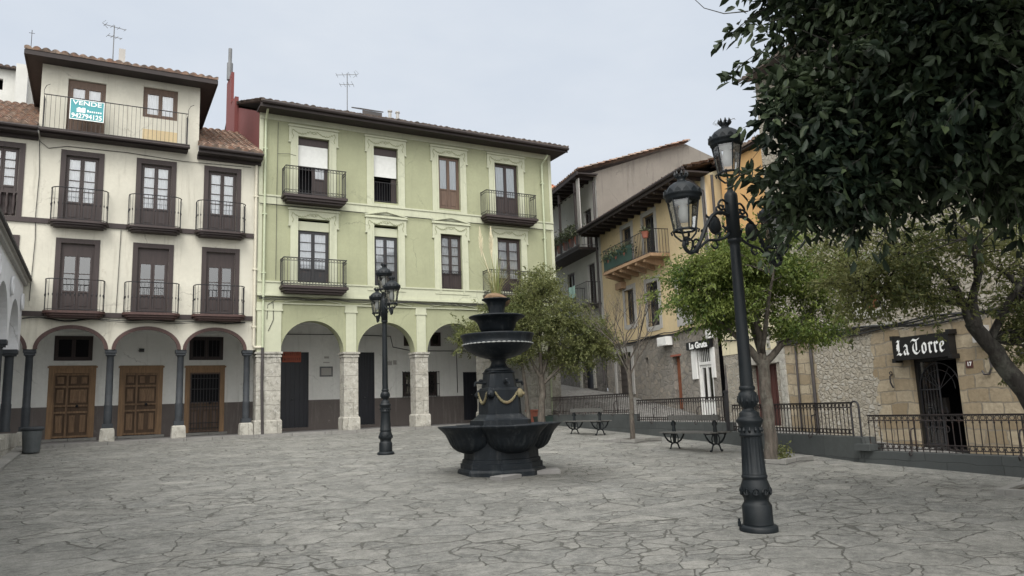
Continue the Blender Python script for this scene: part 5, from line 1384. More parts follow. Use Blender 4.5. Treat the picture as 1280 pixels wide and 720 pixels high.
def make_lamp(label, loc, yaw, up=0.):
    t = thing('street_lamp', label, 'street lamp', ((loc[0], loc[1], gz(loc[1])), yaw), (0, 0, 0), 'three-lantern cast iron street lamps')
    mb = MB(); mb.smooth = True
    mb.lathe([(.2, -.06), (.2, .04), (.19, .055), (.165, .065)], 32)
    mb.lathe([(.158, .07), (.155, .1), (.155, .26), (.14, .285), (.128, .3), (.13, .335), (.15, .37), (.158, .41), (.15, .47), (.132, .52), (.126, .54), (.136, .55), (.136, .57), (.126, .58)], 40, cap=False)
    mb.lathe([(.128, .58), (.126, .6), (.124, .61), (.108, .97), (.107, .98)], 72, flute=(18, .07, .605, .975), cap=False)
    mb.lathe([(.108, .98), (.122, .99), (.122, 1.01), (.112, 1.02), (.114, 1.08), (.124, 1.11), (.14, 1.14), (.143, 1.16), (.12, 1.18), (.108, 1.2), (.108, 1.23), (.085, 1.25), (.06, 1.27), (.06, 1.285), (.085, 1.31), (.105, 1.36), (.108, 1.40), (.095, 1.445), (.072, 1.47), (.086, 1.485), (.086, 1.51), (.074, 1.525)], 40, cap=False)
    mb.smooth = False
    # cast palmettes on the bulge, leaves on collar and onion
    for k in range(10):
        a = 2 * PI * k / 10
        for rr, z, s_ in ((.154, .41, .034),):
            cx, cy = math.cos(a), math.sin(a); pts = [(cx * (rr + .004) - cy * s_ * math.cos(q * PI / 4), cy * (rr + .004) + cx * s_ * math.cos(q * PI / 4), z + s_ * math.sin(q * PI / 4)) for q in range(9)]; mb.tube(pts, .008, 4, False)
            mb.tube([(cx * (rr + .004), cy * (rr + .004), z - .03), (cx * (rr + .006), cy * (rr + .006), z + .03)], [.014, .004], 5)
    for k in range(12):
        a = 2 * PI * k / 12; cx, cy = math.cos(a), math.sin(a)
        mb.tube([(cx * .112, cy * .112, 1.03), (cx * .124, cy * .124, 1.05), (cx * .117, cy * .117, 1.08)], [.012, .016, .006], 5)
        mb.tube([(cx * .07, cy * .07, 1.3), (cx * .106, cy * .106, 1.36), (cx * .107, cy * .107, 1.42)], [.008, .014, .004], 5)
    mb.tube([(-.15, .13, .05), (-.15, .13, .10)], .018, 6); mb.tube([(-.15, .13, .10), (-.15, .13, .13)], .012, 6)
    mb.build('base', M['lampiron'], t)
    mb = MB(); mb.smooth = True
    mb.lathe([(.072, 1.526), (.07, 1.62), (.056, 3.08), (.056, 3.12), (.075, 3.13), (.078, 3.15), (.07, 3.17)], 24, cap=False)
    mb.lathe([(.078, 3.17), (.078, 3.66), (.07, 3.69), (.04, 3.72), (.03, 3.75), (.03, 3.80)], 10)
    mb.build('pole', M['lampiron'], t)
    for sg_ in (-1, 1):
        mb = MB(); X = lambda r: sg_ * r
        def sp(pts, r, n=6):
            # smooth with Catmull-Rom
            P = [Vector((X(p[0] * 1.18), 0, p[1] + up)) for p in pts]; out = []
            for i in range(len(P) - 1):
                p0, p1, p2, p3 = P[max(i - 1, 0)], P[i], P[i + 1], P[min(i + 2, len(P) - 1)]
                for q in range(4):
                    u = q / 4; out.append(.5 * ((2 * p1) + (p2 - p0) * u + (2 * p0 - 5 * p1 + 4 * p2 - p3) * u * u + (3 * p1 - p0 - 3 * p2 + p3) * u ** 3))
            out.append(P[-1]); mb.tube(out, r, n)
        sp([(.07, 3.46), (.17, 3.48), (.3, 3.43), (.42, 3.28), (.52, 3.1), (.62, 2.98), (.7, 2.97), (.75, 3.03), (.73, 3.1)], .022)
        sp([(.07, 3.25), (.15, 3.19), (.27, 3.15), (.4, 3.13), (.5, 3.06), (.6, 2.98)], .016)
        sp([(.07, 3.6), (.14, 3.63), (.2, 3.58), (.19, 3.52), (.14, 3.52), (.13, 3.57)], .013)
        sp([(.1, 3.5), (.16, 3.56), (.24, 3.52), (.22, 3.46), (.17, 3.46)], .012)
        sp([(.3, 3.15), (.26, 3.09), (.31, 3.05), (.36, 3.08)], .011)
        sp([(.52, 3.1), (.58, 3.12), (.63, 3.07), (.6, 3.02)], .011); sp([(.66, 2.98), (.62, 3.08), (.68, 3.12)], .012)
        for rr, zz in ((.45, 3.2), (.36, 3.38), (.56, 3.01), (.12, 3.3), (.22, 3.22)):
            for dx, dz in ((.03, .03), (-.03, .025), (0, -.035)): rr, zz_ = rr * 1.0, zz; mb.tube([(X(rr * 1.18), 0, zz + up), (X(rr * 1.18 + dx), .012, zz + dz + up), (X(rr * 1.18 + dx * 1.5), -.01, zz + dz * 1.4 + up)], [.014, .013, .003], 5)
        n0 = len(mb.v); mb.smooth = True; mb.lathe([(.0, -.014), (.088, -.014), (.095, 0), (.088, .014), (.0, .014)], 20); mb.smooth = False
        mb.v[n0:] = [(X(.34) + x, z, 3.32 + up + y) for x, y, z in mb.v[n0:]]
        mb.ring((X(.34), 0, 3.32 + up), .105, .01, 'b', 16, 5)
        mb.build('arm', M['lampiron'], t)
        make_lantern(t, (X(.85), 0, 3.06 + up))
    make_lantern(t, (0, 0, 3.8))
    return t
# yaw: arm axis; first lamp's left arm comes towards the camera and to the left
make_lamp('large near street lamp with fluted dark base in the right foreground', (6.22, 6.05), R(9), -.03)
make_lamp('smaller street lamp standing before the green house arches, left of the fountain', (6.01, 17.35), R(-97), .27)

# ================================================================== FOUNTAIN
FC = (6.5, 12.42); fz = gz(FC[1])
fo = thing('fountain', 'dark cast iron tiered fountain with lobed basin and gilded garlands', 'fountain', ((FC[0], FC[1], fz), R(-95)))
# local -Y is turned so that one bowl faces the camera a little to its right
def octo(r, z, k=.42):
    c = r * k; return [(r, -c, z), (r, c, z), (c, r, z), (-c, r, z), (-r, c, z), (-r, -c, z), (-c, -r, z), (c, -r, z)]
mb = MB(); mb.loft([octo(.74, -.06), octo(.74, .05), octo(.72, .09), octo(.69, .10), octo(.69, .19), octo(.66, .20), octo(.655, .26), octo(.63, .27), octo(.61, .62), octo(.63, .7), octo(.66, .8)])
mb.build('base', M['founiron'], fo)
for k in range(4):
    t = k * PI / 2; cx, cy = math.cos(t) * .52, math.sin(t) * .52
    mb = MB(); mb.smooth = True
    mb.lathe([(.05, .36), (.2, .375), (.31, .415), (.39, .475), (.44, .55), (.475, .63), (.52, .715), (.585, .785), (.645, .835), (.65, .85), (.645, .862), (.6, .862), (.56, .83), (.45, .72), (.3, .66), (.0, .65)], 96, (cx, cy, 0), flute=(28, .04, .41, .64))
    mb.build('basin_bowl', M['founiron'], fo)
mb = MB()
sq = lambda r, z, c=.12: octo(r, z, 1 - c / r * 1.0)
mb.loft([sq(.47, .84), sq(.46, .94), sq(.42, .96), sq(.39, .99), sq(.36, 1.03), sq(.34, 1.05)])
mb.loft([sq(.325, 1.05, .08), sq(.312, 1.48, .08), sq(.30, 1.52, .08), sq(.275, 1.53, .08)]); mb.loft([sq(.275, 1.53, .08), sq(.245, 1.78, .08), sq(.26, 1.80, .08), sq(.235, 1.83, .08)])
mb.build('pedestal', M['founiron'], fo)
for k in range(4):
    t = k * PI / 2; cx, cy = math.cos(t), math.sin(t); mb = MB()
    pts = []; rad = []
    for i in range(19):
        u = -1 + 2 * i / 18; pts.append((cx * .33 - cy * u * .22, cy * .33 + cx * u * .22, 1.45 - .2 * (1 - u * u))); rad.append(.016 + .02 * (1 - u * u) + .006 * (i % 2))
    mb.tube(pts, [q * .75 for q in rad], 7)
    for i in range(1, 18): p = pts[i]; mb.tube([p, (p[0] + cx * .02, p[1] + cy * .02, p[2] + .025)], [.018, .004], 5); mb.tube([p, (p[0] + cx * .02, p[1] + cy * .02, p[2] - .022)], [.018, .004], 5)
    mb.build('garland', M['gold'], fo)
    mb = MB(); mb.tube([(cx * .25, cy * .25, 1.62), (cx * .42, cy * .47, 1.63), (cx * .47, cy * .47, 1.61), (cx * .48, cy * .48, 1.56)], [.03, .022, .022, .02], 8); mb.smooth = True; mb.lathe([(0, 0), (.035, 0), (.035, .04), (0, .05)], 10, (cx * .36, cy * .36, 1.64))
    mb.build('spout', M['founiron'], fo)
    t2 = t + PI / 4; mb = MB(); mb.smooth = True
    cx, cy = math.cos(t2) * .40, math.sin(t2) * .40
    mb.lathe([(.0, -.09), (.05, -.08), (.075, -.03), (.07, .03), (.04, .07), (0, .085)], 12, (cx, cy, 1.42)); mb.lathe([(0, -.03), (.035, -.02), (.03, .03), (0, .04)], 8, (cx * 1.17, cy * 1.17, 1.4))
    mb.build('mask', M['gold'] if k == 0 else M['founiron'], fo)
mb = MB(); mb.smooth = True
mb.lathe([(.27, 1.83), (.25, 1.87), (.18, 1.9), (.15, 1.94), (.13, 2.0), (.16, 2.05), (.22, 2.07)], 32); mb.build('stem', M['founiron'], fo)
mb = MB(); mb.smooth = True
mb.lathe([(.14, 2.06), (.24, 2.07), (.42, 2.13), (.57, 2.22), (.64, 2.3), (.66, 2.33), (.64, 2.35), (.65, 2.4), (.67, 2.46), (.69, 2.49), (.685, 2.51), (.62, 2.505), (.5, 2.42), (.2, 2.36), (0, 2.35)], 48)
lt = mb.build('lower_tazza', M['founiron'], fo); mb = MB()
mb.tube([(math.cos(2 * PI * k / 176) * .655, math.sin(2 * PI * k / 176) * .655, 2.325) for k in range(177)], [(.004, .012, .016, .012)[k % 4] for k in range(177)], 6, False)
mb.build('bead_row', plain('scaled_beads', (.26, .27, .265), .8), lt)
mb = MB(); mb.smooth = True
mb.lathe([(.14, 2.35), (.12, 2.45), (.18, 2.5), (.28, 2.54), (.33, 2.62), (.36, 2.72), (.42, 2.79), (.50, 2.82), (.525, 2.83), (.53, 2.85), (.51, 2.86), (.4, 2.83), (.3, 2.76), (.0, 2.74)], 40); mb.build('upper_tazza', M['founiron'], fo)
mb = MB(); mb.smooth = True
mb.lathe([(.1, 2.74), (.12, 2.84), (.14, 2.88), (.145, 2.92), (.16, 3.03), (.185, 3.1), (.24, 3.15), (.275, 3.165), (.27, 3.18), (.22, 3.17), (.0, 3.12)], 32); mb.build('urn', M['founiron'], fo)
# plants growing in the urn
pg = thing('pampas_grass', 'tuft of green and straw grass blades growing out of fountain urn', 'plant', ((FC[0], FC[1], fz + 3.12), 0))
mb = MB(); rr = random.Random(5)
for k in range(95):
    a = rr.uniform(0, 2 * PI); L = rr.uniform(.5, 1.05); lean = rr.uniform(.05, .85); r0 = rr.uniform(0, .12); w_ = rr.uniform(.006, .011)
    cx, cy = math.cos(a), math.sin(a); rows = []
    for i in range(6):
        u = i / 5; rr_ = r0 + lean * u * u * .6; z = L * (u - .35 * lean * u * u); ww = w_ * (1 - u * .85)
        rows.append([(cx * rr_ - cy * ww, cy * rr_ + cx * ww, z), (cx * rr_ + cy * ww, cy * rr_ - cx * ww, z)])
    mb.loft(rows, False, False)
mb.build('blades', leafm('grass_blade', (.16, .2, .07), (.22, .25, .09), (.34, .30, .15), .3), pg)
for dx, dy, h, ln in ((-.25, .05, 1.02, .36), (-.04, .05, 1.0, .40)):
    mb = MB(); pts = [(0, 0, .1), (dx * .4, dy * .4, h * .5), (dx, dy, h), (dx * 1.1, dy, h + ln)]; mb.tube(pts[:3], .008, 4)
    for k in range(160):
        u = rr.random(); bx, by, bz = dx + dx * .1 * u, dy, h - .15 + (ln + .15) * u; s_ = .05 * math.sin(PI * min(1, u * .9 + .1)); a = rr.uniform(0, 2 * PI)
        mb.tube([(bx, by, bz), (bx + math.cos(a) * s_, by + math.sin(a) * s_, bz + .09)], [.004, .001], 3, False)
    mb.build('plume', plain('pampas_plume', (.62, .56, .40), .95), pg)
mb = MB(); mb.smooth = True; rr = random.Random(9); rings = []
for i in range(9):
    u = i / 8; z = -.06 + .2 * u; r = .26 * math.sqrt(max(.02, 1 - (2 * u - 1) ** 2)); rings.append([(.02 + (r + rr.uniform(-.02, .02)) * 1.0 * math.cos(2 * PI * k / 20), (r + rr.uniform(-.02, .02)) * .8 * math.sin(2 * PI * k / 20), z + .05 * math.cos(2 * PI * k / 20 + 2.6)) for k in range(20)])
mb.loft(rings); mb.build('root_ball', plaster('root_fibre', (.20, .13, .075), (.07, .045, .03), .9, sc=12), pg)
# loose slabs at the foot
for i, (x, y, l, w_, an, lb_) in enumerate(((6.12, 11.55, .62, .32, 25, 'grey paving slab lying against the front foot of the fountain'), (7.1, 11.9, .55, .5, -20, 'grey paving slab lying at the right foot of the fountain'))):
    t = thing('loose_slab', lb_, 'paving slab', ((x, y, gz(y)), R(an)), (0, 0, 0), 'slabs at the fountain foot')
    mb = MB(); mb.prism([(-l / 2, -w_ / 2), (l / 2 - .04, -w_ / 2 + .03), (l / 2, w_ / 2), (-l / 2 + .05, w_ / 2 - .02)], -.02, .06); mb.build('slab', M['paving'], t)

# ================================================================== BENCHES
def make_bench(label, c, yaw):
    t = thing('park_bench', label, 'bench', ((c[0], c[1], gz(c[1])), yaw), (0, 0, 0), 'double sided benches along the terrace')
    for yy in (-.66, .66):     # cast iron end frames; bench runs along local Y, two sided
        mb = MB()
        for s_ in (-1, 1):
            def P(l): return [(s_ * a, yy, z) for a, z in l]
            mb.tube(P([(.16, 0), (.13, .05), (.1, .13), (.05, .16), (0, .165)]), [.02, .018, .02, .02, .02], 6)
            mb.tube(P([(.19, .015), (.13, .03)]), .02, 6)
            mb.tube(P([(.08, .16), (.2, .22), (.28, .31), (.31, .38), (.34, .40)]), [.02, .022, .02, .018, .022], 6)
            mb.tube(P([(.1, .17), (.12, .28), (.07, .38)]), .014, 5)
        mb.box(-.33, .33, yy - .02, yy + .02, .37, .395)
        mb.tube([(0, yy, .16), (0, yy, .4), (0, yy, .62), (0, yy, .82)], [.035, .05, .03, .022], 7)
        for z, r in ((.45, .06), (.52, .045), (.6, .05)): mb.ring((0, yy, z), .03, .018, 'b', 8, 4)
        for s_ in (-1, 1): mb.tube([(s_ * .03, yy, .66), (s_ * .06, yy, .63), (s_ * .07, yy, .58), (s_ * .04, yy, .57)], .012, 4)
        mb.build('end_frame', M['lampiron'], t)
    for s_ in (-1, 1):
        mb = MB()
        for k in range(3): x0 = s_ * (.07 + k * .092); mb.box(min(x0, x0 + s_ * .08), max(x0, x0 + s_ * .08), -.82, .82, .396, .425)
        mb.build('seat', M['bench'], t)
    mb = MB(); mb.box(-.035, .035, -.8, .8, .68, .80); mb.build('backrest', M['bench'], t)
    return t
make_bench('nearer double-sided bench, between the bare tree and the large lamp post', (12.0, 13.4), R(2))
make_bench('farther double-sided bench, left of the bare tree by the highest railing', (13.2, 19.5), R(2))

# pots by the green house corner
t = thing('terracotta_planter', 'square reddish planter at the green house corner pillar', 'planter', ((15.15, 26.2, gz(26)), 0))
mb = MB(); mb.box(-.17, .17, -.17, .17, 0, .48); mb.box(-.2, .2, -.2, .2, .48, .56); mb.build('pot', M['teracotta'], t)
t = thing('dark_planter', 'low dark green planter trough at the railing end', 'planter', ((14.9, 24.9, gz(25)), 0))
mb = MB(); mb.loft([[(-.3, -.16, 0), (.3, -.16, 0), (.3, .16, 0), (-.3, .16, 0)], [(-.36, -.2, .34), (.36, -.2, .34), (.36, .2, .34), (-.36, .2, .34)]]); mb.build('trough', metal('green_trough', (.02, .035, .03), .6), t)

# ================================================================== TREES AND PLANTS
def leaves(name, parent, pts, dirs, L, W, mat, seed, droop=.3, jitter=.35, fold=.25):
    rs = np.random.default_rng(seed); n = len(pts); pts = np.asarray(pts) - np.array(rootoff(parent))
    u = rs.normal(size=(n, 3)); 
    if dirs is not None: u = u * .7 + np.asarray(dirs)
    u[:, 2] -= droop; u /= np.linalg.norm(u, axis=1)[:, None] + 1e-9
    nn = rs.normal(size=(n, 3)); nn[:, 2] += .9; s = np.cross(u, nn); s /= np.linalg.norm(s, axis=1)[:, None] + 1e-9
    nrm = np.cross(s, u)
    l = (L * rs.uniform(1 - jitter, 1 + jitter, n))[:, None]; w_ = (W * rs.uniform(1 - jitter, 1 + jitter, n))[:, None]
    def at_(t, side): return pts + u * l * t + s * w_ * .5 * side + nrm * w_ * fold * abs(side) - nrm * l * .12 * t * t
    ring = [at_(0, 0), at_(.28, .85), at_(.62, .9), at_(1, 0), at_(.62, -.9), at_(.28, -.85)]
    V = np.stack(ring, 1)
    me = bpy.data.meshes.new(name); me.vertices.add(n * 6); me.vertices.foreach_set('co', V.reshape(-1))
    idx = np.arange(n * 6).reshape(n, 6); quad = np.stack([idx[:, [0, 1, 2, 3]], idx[:, [0, 3, 4, 5]]], 1).reshape(-1)
    me.loops.add(n * 8); me.loops.foreach_set('vertex_index', quad); me.polygons.add(n * 2)
    me.polygons.foreach_set('loop_start', np.arange(n * 2) * 4); me.polygons.foreach_set('loop_total', np.full(n * 2, 4))
    me.materials.append(mat); me.update(); me.validate()
    o = bpy.data.objects.new(name, me); COL.objects.link(o); o.parent = parent; return o

def curve_pts(pts, sub=4):
    P = [Vector(p[:3]) for p in pts]; r = [p[3] for p in pts]; out = []; ro = []
    for i in range(len(P) - 1):
        p0, p1, p2, p3 = P[max(i - 1, 0)], P[i], P[i + 1], P[min(i + 2, len(P) - 1)]
        for q in range(sub):
            u = q / sub; out.append(.5 * ((2 * p1) + (p2 - p0) * u + (2 * p0 - 5 * p1 + 4 * p2 - p3) * u * u + (3 * p1 - p0 - 3 * p2 + p3) * u ** 3)); ro.append(r[i] + (r[i + 1] - r[i]) * u)
    out.append(P[-1]); ro.append(r[-1]); return out, ro

def tree(name, label, base, limbs, blobs, lmat, bmat, L, W, seed, clumps, per, sigma, droop=.3, twig=.006, group=None, surface=.5, twigk=1.0, sprays=0, slen=.5):
    """limbs: polylines (x,y,z,r) in world; blobs: (cx,cy,cz,rx,ry,rz,weight)"""
    t = thing(name, label, 'tree', ((0, 0, 0), 0), base, group)
    rs = random.Random(seed); mb = MB(); mb.smooth = True; nodes = []
    for li, lb_ in enumerate(limbs):
        P, r = curve_pts(lb_)
        P = [p + Vector((rs.uniform(-1, 1), rs.uniform(-1, 1), 0)) * r[i] * .18 for i, p in enumerate(P)]
        mb.tube(P, r, 10 if r[0] > .06 else 6)
        nodes += [p for i, p in enumerate(P) if i > len(P) * (.35 if li else .75)]
    wsum = sum(b[6] for b in blobs); pts = []; dirs = []
    centers = []
    for b in blobs:
        for _ in range(max(1, int(clumps * b[6] / wsum))):
            while True:
                v = Vector((rs.gauss(0, 1), rs.gauss(0, 1), rs.gauss(0, 1)))
                if v.length > .01: break
            v.normalize(); k = rs.random() ** surface
            c = Vector((b[0] + v.x * b[3] * k, b[1] + v.y * b[4] * k, b[2] + v.z * b[5] * k)); centers.append((c, v))
    for ci, (c, v) in enumerate(centers):
        nd = min(nodes, key=lambda q: (q - c).length + (.25 * abs(q.z - c.z)))
        if rs.random() < twigk:
            mid = (nd + c) / 2 + Vector((rs.uniform(-.1, .1), rs.uniform(-.1, .1), rs.uniform(-.02, .12)))
            mb.tube([nd, mid, c], [twig * 2.2, twig * 1.5, twig * .6], 4, False)
        nl = int(per * rs.uniform(.5, 1.5)); sg_ = sigma * rs.uniform(.7, 1.3)
        for _ in range(nl):
            gg = lambda q: max(-2.1, min(2.1, rs.gauss(0, 1))) * q
            pts.append((c.x + gg(sg_), c.y + gg(sg_), c.z + gg(sg_ * .7))); dirs.append((v.x * .6, v.y * .6, v.z * .3))
    for _ in range(sprays):      # leafy shoots that break the outline
        b = rs.choices(blobs, [q[6] for q in blobs])[0]; v = Vector((rs.gauss(0, 1), rs.gauss(0, 1), rs.gauss(0, .8))).normalized()
        c = Vector((b[0] + v.x * b[3] * .8, b[1] + v.y * b[4] * .8, b[2] + v.z * b[5] * .8)); d = (v + Vector((rs.uniform(-.5, .5), rs.uniform(-.5, .5), rs.uniform(-.3, .4)))).normalized()
        L_ = slen * rs.uniform(.5, 1.2); P = [c]
        for q in range(4): d = (d + Vector((0, 0, -.10))).normalized(); P.append(P[-1] + d * L_ / 4)
        mb.tube(P, [twig * .9, twig * .8, twig * .6, twig * .5, twig * .3], 4, False)
        for q in range(int(L_ / L * 5)):
            k = rs.random() * 3.99; i_ = int(k); p = P[i_].lerp(P[i_ + 1], k - i_); pts.append((p.x + rs.gauss(0, L * .3), p.y + rs.gauss(0, L * .3), p.z + rs.gauss(0, L * .3))); dirs.append((d.x, d.y, d.z))
    mb.build('trunk', bmat, t)
    if pts: leaves('crown', t, pts, dirs, L, W, lmat, seed, droop)
    return t
BK = bark('grey_bark', (.042, .036, .03), (.115, .097, .08), .3)
BK2 = bark('dark_bark', (.016, .014, .012), (.05, .044, .038), .3)
LA = leafm('olive_leaf', (.07, .095, .035), (.125, .15, .052), (.20, .21, .078), .42)
LC = leafm('locust_leaf', (.05, .095, .022), (.10, .155, .034), (.19, .225, .05), .42)
LB = leafm('sparse_leaf', (.065, .092, .03), (.13, .15, .05), (.21, .21, .075), .4)
LE = leafm('shaded_magnolia_leaf', (.008, .0145, .0095), (.014, .025, .015), (.048, .066, .03), .12, .5, .2, .75)  # darker than the real leaf: the crown's shade is put into the colour

# tree before the green house corner
bx, by = 14.6, 24.6; z0 = gz(by)
def blobs_px(lst, Y0):
    """crown lumps given by where they stand around the trunk (metres right of, behind, above)"""
    return lst
tree('small_tree', 'bushy olive green tree before the right corner of the green house', (bx, by, z0),
     [[(bx, by, z0 - .1, .17), (bx + .05, by, z0 + .6, .13), (bx + .12, by, z0 + 1.3, .12), (bx + .1, by + .05, z0 + 1.9, .11)],
      [(bx + .1, by, z0 + 1.8, .09), (bx + .5, by, z0 + 2.9, .06), (bx + .9, by - .1, z0 + 4.2, .03)],
      [(bx + .1, by, z0 + 1.7, .08), (bx - .4, by + .2, z0 + 2.8, .05), (bx - 1.0, by + .3, z0 + 4.0, .025)],
      [(bx + .1, by, z0 + 1.5, .07), (bx + .8, by - .3, z0 + 2.2, .05), (bx + 1.7, by - .4, z0 + 3.0, .025)],
      [(bx + .1, by, z0 + 1.9, .08), (bx + .1, by, z0 + 3.2, .06), (bx + .3, by, z0 + 5.0, .03)],
      [(bx - .3, by + .4, z0 - .05, .09), (bx - .35, by + .4, z0 + 1.0, .08), (bx - .5, by + .4, z0 + 2.4, .05)]],
     [(bx + .1, by, z0 + 4.0, 1.6, 1.5, 1.2, 4), (bx - 1.3, by + .6, z0 + 4.0, 1.1, 1.1, .9, 2), (bx - 2.2, by + 1.1, z0 + 3.5, .8, .8, .6, 1.1), (bx + 1.4, by - .6, z0 + 3.5, 1.2, 1.1, 1.1, 2.4), (bx + .2, by, z0 + 5.2, 1.0, 1.0, .8, 1.8), (bx + 2.0, by - 1.0, z0 + 2.9, .9, .8, .8, 1.4), (bx - .7, by + .3, z0 + 2.8, 1.0, .9, .5, .9), (bx + 1.0, by - .3, z0 + 2.5, .9, .9, .6, 1.1)],
     LA, BK, .085, .038, 11, 620, 66, .16, .25, sprays=260, slen=.55)
# tree in the pit right of the lamp
bx, by = 11.55, 10.75; z0 = gz(by)
tree('locust_tree', 'yellow green feathery tree in a stone pit directly right of the large lamp', (bx, by, z0),
     [[(bx, by, z0 - .1, .15), (bx + .02, by, z0 + .5, .125), (bx - .02, by, z0 + 1.3, .115), (bx + .02, by, z0 + 1.95, .115)],
      [(bx, by, z0 + 1.85, .085), (bx - .35, by + .1, z0 + 2.3, .065), (bx - .9, by + .4, z0 + 2.9, .04), (bx - 1.3, by + .6, z0 + 3.6, .02)],
      [(bx, by, z0 + 1.9, .09), (bx + .05, by + .1, z0 + 2.6, .07), (bx - .1, by + .1, z0 + 3.6, .04), (bx + .1, by, z0 + 4.5, .02)],
      [(bx, by, z0 + 1.85, .08), (bx + .4, by - .2, z0 + 2.3, .06), (bx + .9, by - .5, z0 + 2.9, .04), (bx + 1.35, by - .8, z0 + 3.5, .02)],
      [(bx, by, z0 + 1.9, .06), (bx + .3, by + .5, z0 + 2.7, .045), (bx + .5, by + 1.0, z0 + 3.5, .02)], [(bx, by, z0 + 2.1, .06), (bx - .3, by - .5, z0 + 2.9, .04), (bx - .5, by - .9, z0 + 3.5, .02)]],
     [(bx - .3, by + .2, z0 + 3.7, 1.1, 1.1, .8, 3), (bx + .3, by - .1, z0 + 4.1, .9, .9, .65, 2), (bx - 1.2, by + .6, z0 + 3.45, .7, .8, .55, 1.6), (bx + 1.1, by - .7, z0 + 3.5, .75, .8, .75, 1.8), (bx - .75, by + .3, z0 + 2.95, .8, .8, .35, 1.2), (bx + .75, by - .45, z0 + 2.55, .7, .8, .3, 1.0), (bx + .1, by, z0 + 3.1, 1.2, 1.2, .6, 1.4), (bx - .9, by - .2, z0 + 4.0, .6, .6, .45, .8)],
     LC, BK, .08, .027, 21, 320, 118, .14, .5, sprays=170, slen=.5)
# ivy tuft at the foot
t = thing('foot_weeds', 'weedy sprouts round the foot of the tree beside the large lamp', 'plant', ((bx + .12, by - .1, z0), 0))
leaves('sprouts', t, [(rnd.gauss(.05, .09), rnd.gauss(0, .09), abs(rnd.gauss(.12, .1))) for _ in range(260)], None, .06, .03, LB, 3, -.3)
# bare tree
bx, by = 12.72, 16.63; z0 = gz(by); rr = random.Random(31)
limbs = [[(bx, by, z0 - .1, .075), (bx + .02, by, z0 + .9, .06), (bx, by, z0 + 1.8, .054), (bx - .02, by, z0 + 2.25, .045)]]
def grow(p, d, L, r, lev):
    q = [(p.x, p.y, p.z, r)]; d = d.normalized(); c = p.copy(); n = 3
    for i in range(n):
        d = (d + Vector((rr.uniform(-.25, .25), rr.uniform(-.25, .25), rr.uniform(-.02, .18)))).normalized(); c = c + d * (L / n); q.append((c.x, c.y, c.z, r * (1 - .45 * (i + 1) / n)))
    limbs.append(q)
    if lev < 5:
        for k in range(2 if lev else 3):
            o = Vector((rr.uniform(-1, 1), rr.uniform(-1, 1), rr.uniform(-.1, .6))); st = Vector(q[rr.choice((2, 3))][:3])
            grow(st, d + o * .8, L * rr.uniform(.58, .8), r * .58, lev + 1)
for k in range(6):
    a = 2 * PI * k / 6 + .3; grow(Vector((bx, by, z0 + 1.55 + .11 * k)), Vector((math.cos(a), math.sin(a), 1.5)), .95, .026, 0)
tree('bare_tree', 'slim leafless tree with pale branches in a pit between the two benches', (bx, by, z0), limbs, [], None, BK, .1, .1, 5, 0, 0, 0)
# leaning tree at the right
bx, by = 11.25, 5.25; z0 = gz(by)
P1 = (10.42, 5.72, 2.08)
tree('leaning_tree', 'dark leaning tree with thin sparse foliage in front of the bar wall', (bx, by, z0),
     [[(bx, by, z0 - .1, .19), (11.0, 5.42, .9, .15), (10.74, 5.57, 1.55, .125), (10.45, 5.72, 2.1, .105), (10.22, 5.83, 2.5, .09)],
      [(10.22, 5.83, 2.45, .075), (10.18, 5.9, 2.8, .055), (10.02, 6.0, 3.15, .035), (9.6, 6.3, 3.5, .016)],
      [(10.25, 5.8, 2.4, .09), (10.27, 5.8, 2.85, .055), (10.35, 5.7, 3.3, .035), (10.2, 5.9, 3.9, .016)],
      [(10.38, 5.74, 2.2, .06), (10.55, 5.5, 2.75, .045), (10.75, 5.2, 3.2, .03), (11.1, 5.0, 3.6, .015)],
      [(10.15, 5.9, 2.75, .05), (9.7, 6.3, 2.95, .035), (9.2, 6.7, 3.1, .018)], [(10.7, 5.4, 2.9, .04), (10.9, 5.7, 3.2, .03), (11.0, 6.2, 3.5, .015)],
      [(10.3, 5.75, 3.0, .035), (9.9, 5.5, 3.3, .025), (9.5, 5.3, 3.5, .012)]],
     [(9.3, 6.5, 3.4, .8, .8, .5, 2.2), (10.0, 5.9, 3.6, .8, .8, .5, 1.6), (10.8, 5.4, 3.4, .7, .8, .55, 1.4), (9.1, 6.5, 2.95, .5, .5, .42, 1.4), (11.0, 5.3, 2.7, .5, .5, .55, 2.0), (9.75, 6.1, 2.85, .4, .4, .3, .9), (10.95, 5.5, 2.25, .4, .4, .3, 1.0), (9.6, 6.2, 3.2, .55, .5, .4, 1.0)],
     LB, BK2, .062, .026, 41, 300, 50, .12, .4, .006, sprays=150, slen=.45)
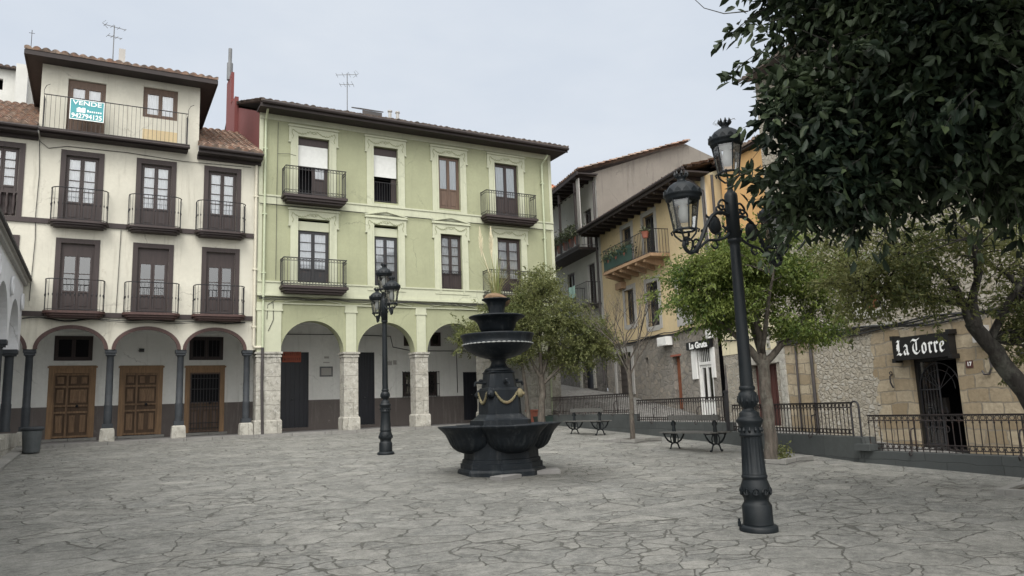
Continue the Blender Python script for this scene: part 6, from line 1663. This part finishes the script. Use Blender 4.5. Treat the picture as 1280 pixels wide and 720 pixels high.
# big dark broadleaf whose crown hangs in from the right
bx, by = 9.2, 2.2; z0 = gz(by)
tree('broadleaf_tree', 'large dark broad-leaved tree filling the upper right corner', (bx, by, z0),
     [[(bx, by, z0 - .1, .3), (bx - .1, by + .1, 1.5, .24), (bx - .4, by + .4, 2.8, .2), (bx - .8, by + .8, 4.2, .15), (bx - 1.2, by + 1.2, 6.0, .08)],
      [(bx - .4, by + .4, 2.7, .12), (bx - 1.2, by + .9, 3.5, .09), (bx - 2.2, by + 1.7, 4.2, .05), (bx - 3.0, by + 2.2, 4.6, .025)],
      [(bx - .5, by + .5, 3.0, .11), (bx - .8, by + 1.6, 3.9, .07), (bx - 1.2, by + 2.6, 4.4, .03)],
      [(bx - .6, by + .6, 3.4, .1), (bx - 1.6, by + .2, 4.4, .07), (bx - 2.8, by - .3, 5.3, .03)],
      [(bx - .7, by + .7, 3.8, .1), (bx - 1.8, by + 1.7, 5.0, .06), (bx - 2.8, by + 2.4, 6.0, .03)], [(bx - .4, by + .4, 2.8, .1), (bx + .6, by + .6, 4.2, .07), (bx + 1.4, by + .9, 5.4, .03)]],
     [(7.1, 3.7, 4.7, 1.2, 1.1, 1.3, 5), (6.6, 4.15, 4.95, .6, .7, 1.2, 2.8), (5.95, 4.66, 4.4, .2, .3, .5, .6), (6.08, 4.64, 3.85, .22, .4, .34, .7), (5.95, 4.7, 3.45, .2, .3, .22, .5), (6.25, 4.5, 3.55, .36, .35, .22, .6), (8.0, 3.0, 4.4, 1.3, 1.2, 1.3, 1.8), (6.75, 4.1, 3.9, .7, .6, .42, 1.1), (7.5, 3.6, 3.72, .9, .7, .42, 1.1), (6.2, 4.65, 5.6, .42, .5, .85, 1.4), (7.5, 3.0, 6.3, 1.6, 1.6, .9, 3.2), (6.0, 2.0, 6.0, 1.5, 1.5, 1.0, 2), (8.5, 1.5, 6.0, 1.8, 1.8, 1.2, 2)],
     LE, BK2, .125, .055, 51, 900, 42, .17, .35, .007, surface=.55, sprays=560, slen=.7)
# stray twig reaching into the sky
t = thing('hanging_twig', 'thin bare curved twig crossing the sky beside the dark tree', 'twig', ((5.4, 4.95, 5.4), 0))
mb = MB(); p0 = np.array(at(935, 14, 4.95)); p1 = np.array(at(905, 17, 4.98)); p2 = np.array(at(880, 10, 5.0)); p3 = np.array(at(866, -3, 5.0))
mb.tube([tuple(p - np.array([5.4, 4.95, 5.4])) for p in (p0, p1, p2, p3)], [.007, .005, .004, .003], 5); mb.build('stem', BK2, t)

# tree pits
def pit(label, c, w_, yaw, h=.07):
    t = thing('tree_pit', label, 'tree pit', ((c[0], c[1], gz(c[1])), yaw), (0, 0, 0), 'stone edged tree pits')
    mb = MB(); e = .12
    mb.box(-w_, w_, -w_, -w_ + e, -.1, h + .02); mb.box(-w_, w_, w_ - e, w_, -.1, h); mb.box(-w_, -w_ + e, -w_ + e + .004, w_ - e - .004, -.1, h); mb.box(w_ - e, w_, -w_ + e + .004, w_ - e - .004, -.1, h)
    mb.build('edging', M['kerb'], t)
    mb = MB(); mb.box(-w_ + e, w_ - e, -w_ + e, w_ - e, -.1, h - .035); mb.build('soil', M['earth'], t)
pit('stone tree pit around the feathery yellow green tree', (11.58, 10.7), .52, R(12))
pit('stone tree pit around the slim leafless tree', (12.6, 16.5), .55, R(12))
pit('stone tree pit cut by the right picture edge under the leaning tree', (11.3, 5.55), .62, R(12), .09)

# balcony plants
def pot_plant(label, frame, a, b, z, n, s, mat, pot=True, h=.22):
    (ox, oy, oz), rz = frame; c, s_ = math.cos(rz), math.sin(rz)
    t = thing('potted_plant', label, 'potted plant', ((ox + c * a - s_ * b, oy + s_ * a + c * b, z), rz), (0, 0, 0), 'plants on the balconies')
    if pot: mb = MB(); mb.lathe([(.1, 0), (.14, h), (.15, h), (.15, h + .03), (.12, h + .02), (.0, h - .02)], 12); mb.build('pot', M['teracotta'], t)
    leaves('foliage', t, [(rnd.gauss(0, s), rnd.gauss(0, s * .7), h + abs(rnd.gauss(s * .8, s * .6))) for _ in range(n)], None, .11, .05, mat, int(a * 100) % 997, .1)
LP = leafm('pot_leaf', (.03, .05, .022), (.05, .075, .03), (.09, .09, .05), .2)
fr = rframe(31.0, 0); A = rb(31.0)
for i, q in enumerate((24.0, 23.2, 22.4, 21.6, 20.8, 20.0, 19.3)):
    pot_plant('bushy potted plant on the upper balcony of the white house', fr, A(q), -.85, 9.15, 420, .30, LP, True, .35)
fr = rframe(18.6, 0); A = rb(18.6)
for q in (16.0, 15.2, 14.4): pot_plant('leafy plant behind the green screen of the yellow house balcony', fr, A(q), -.7, 7.45, 260, .24, LP)
pot_plant('terracotta pot plant hung at the right end of the yellow house balcony', fr, A(12.3), -.9, 7.85, 60, .12, LP)
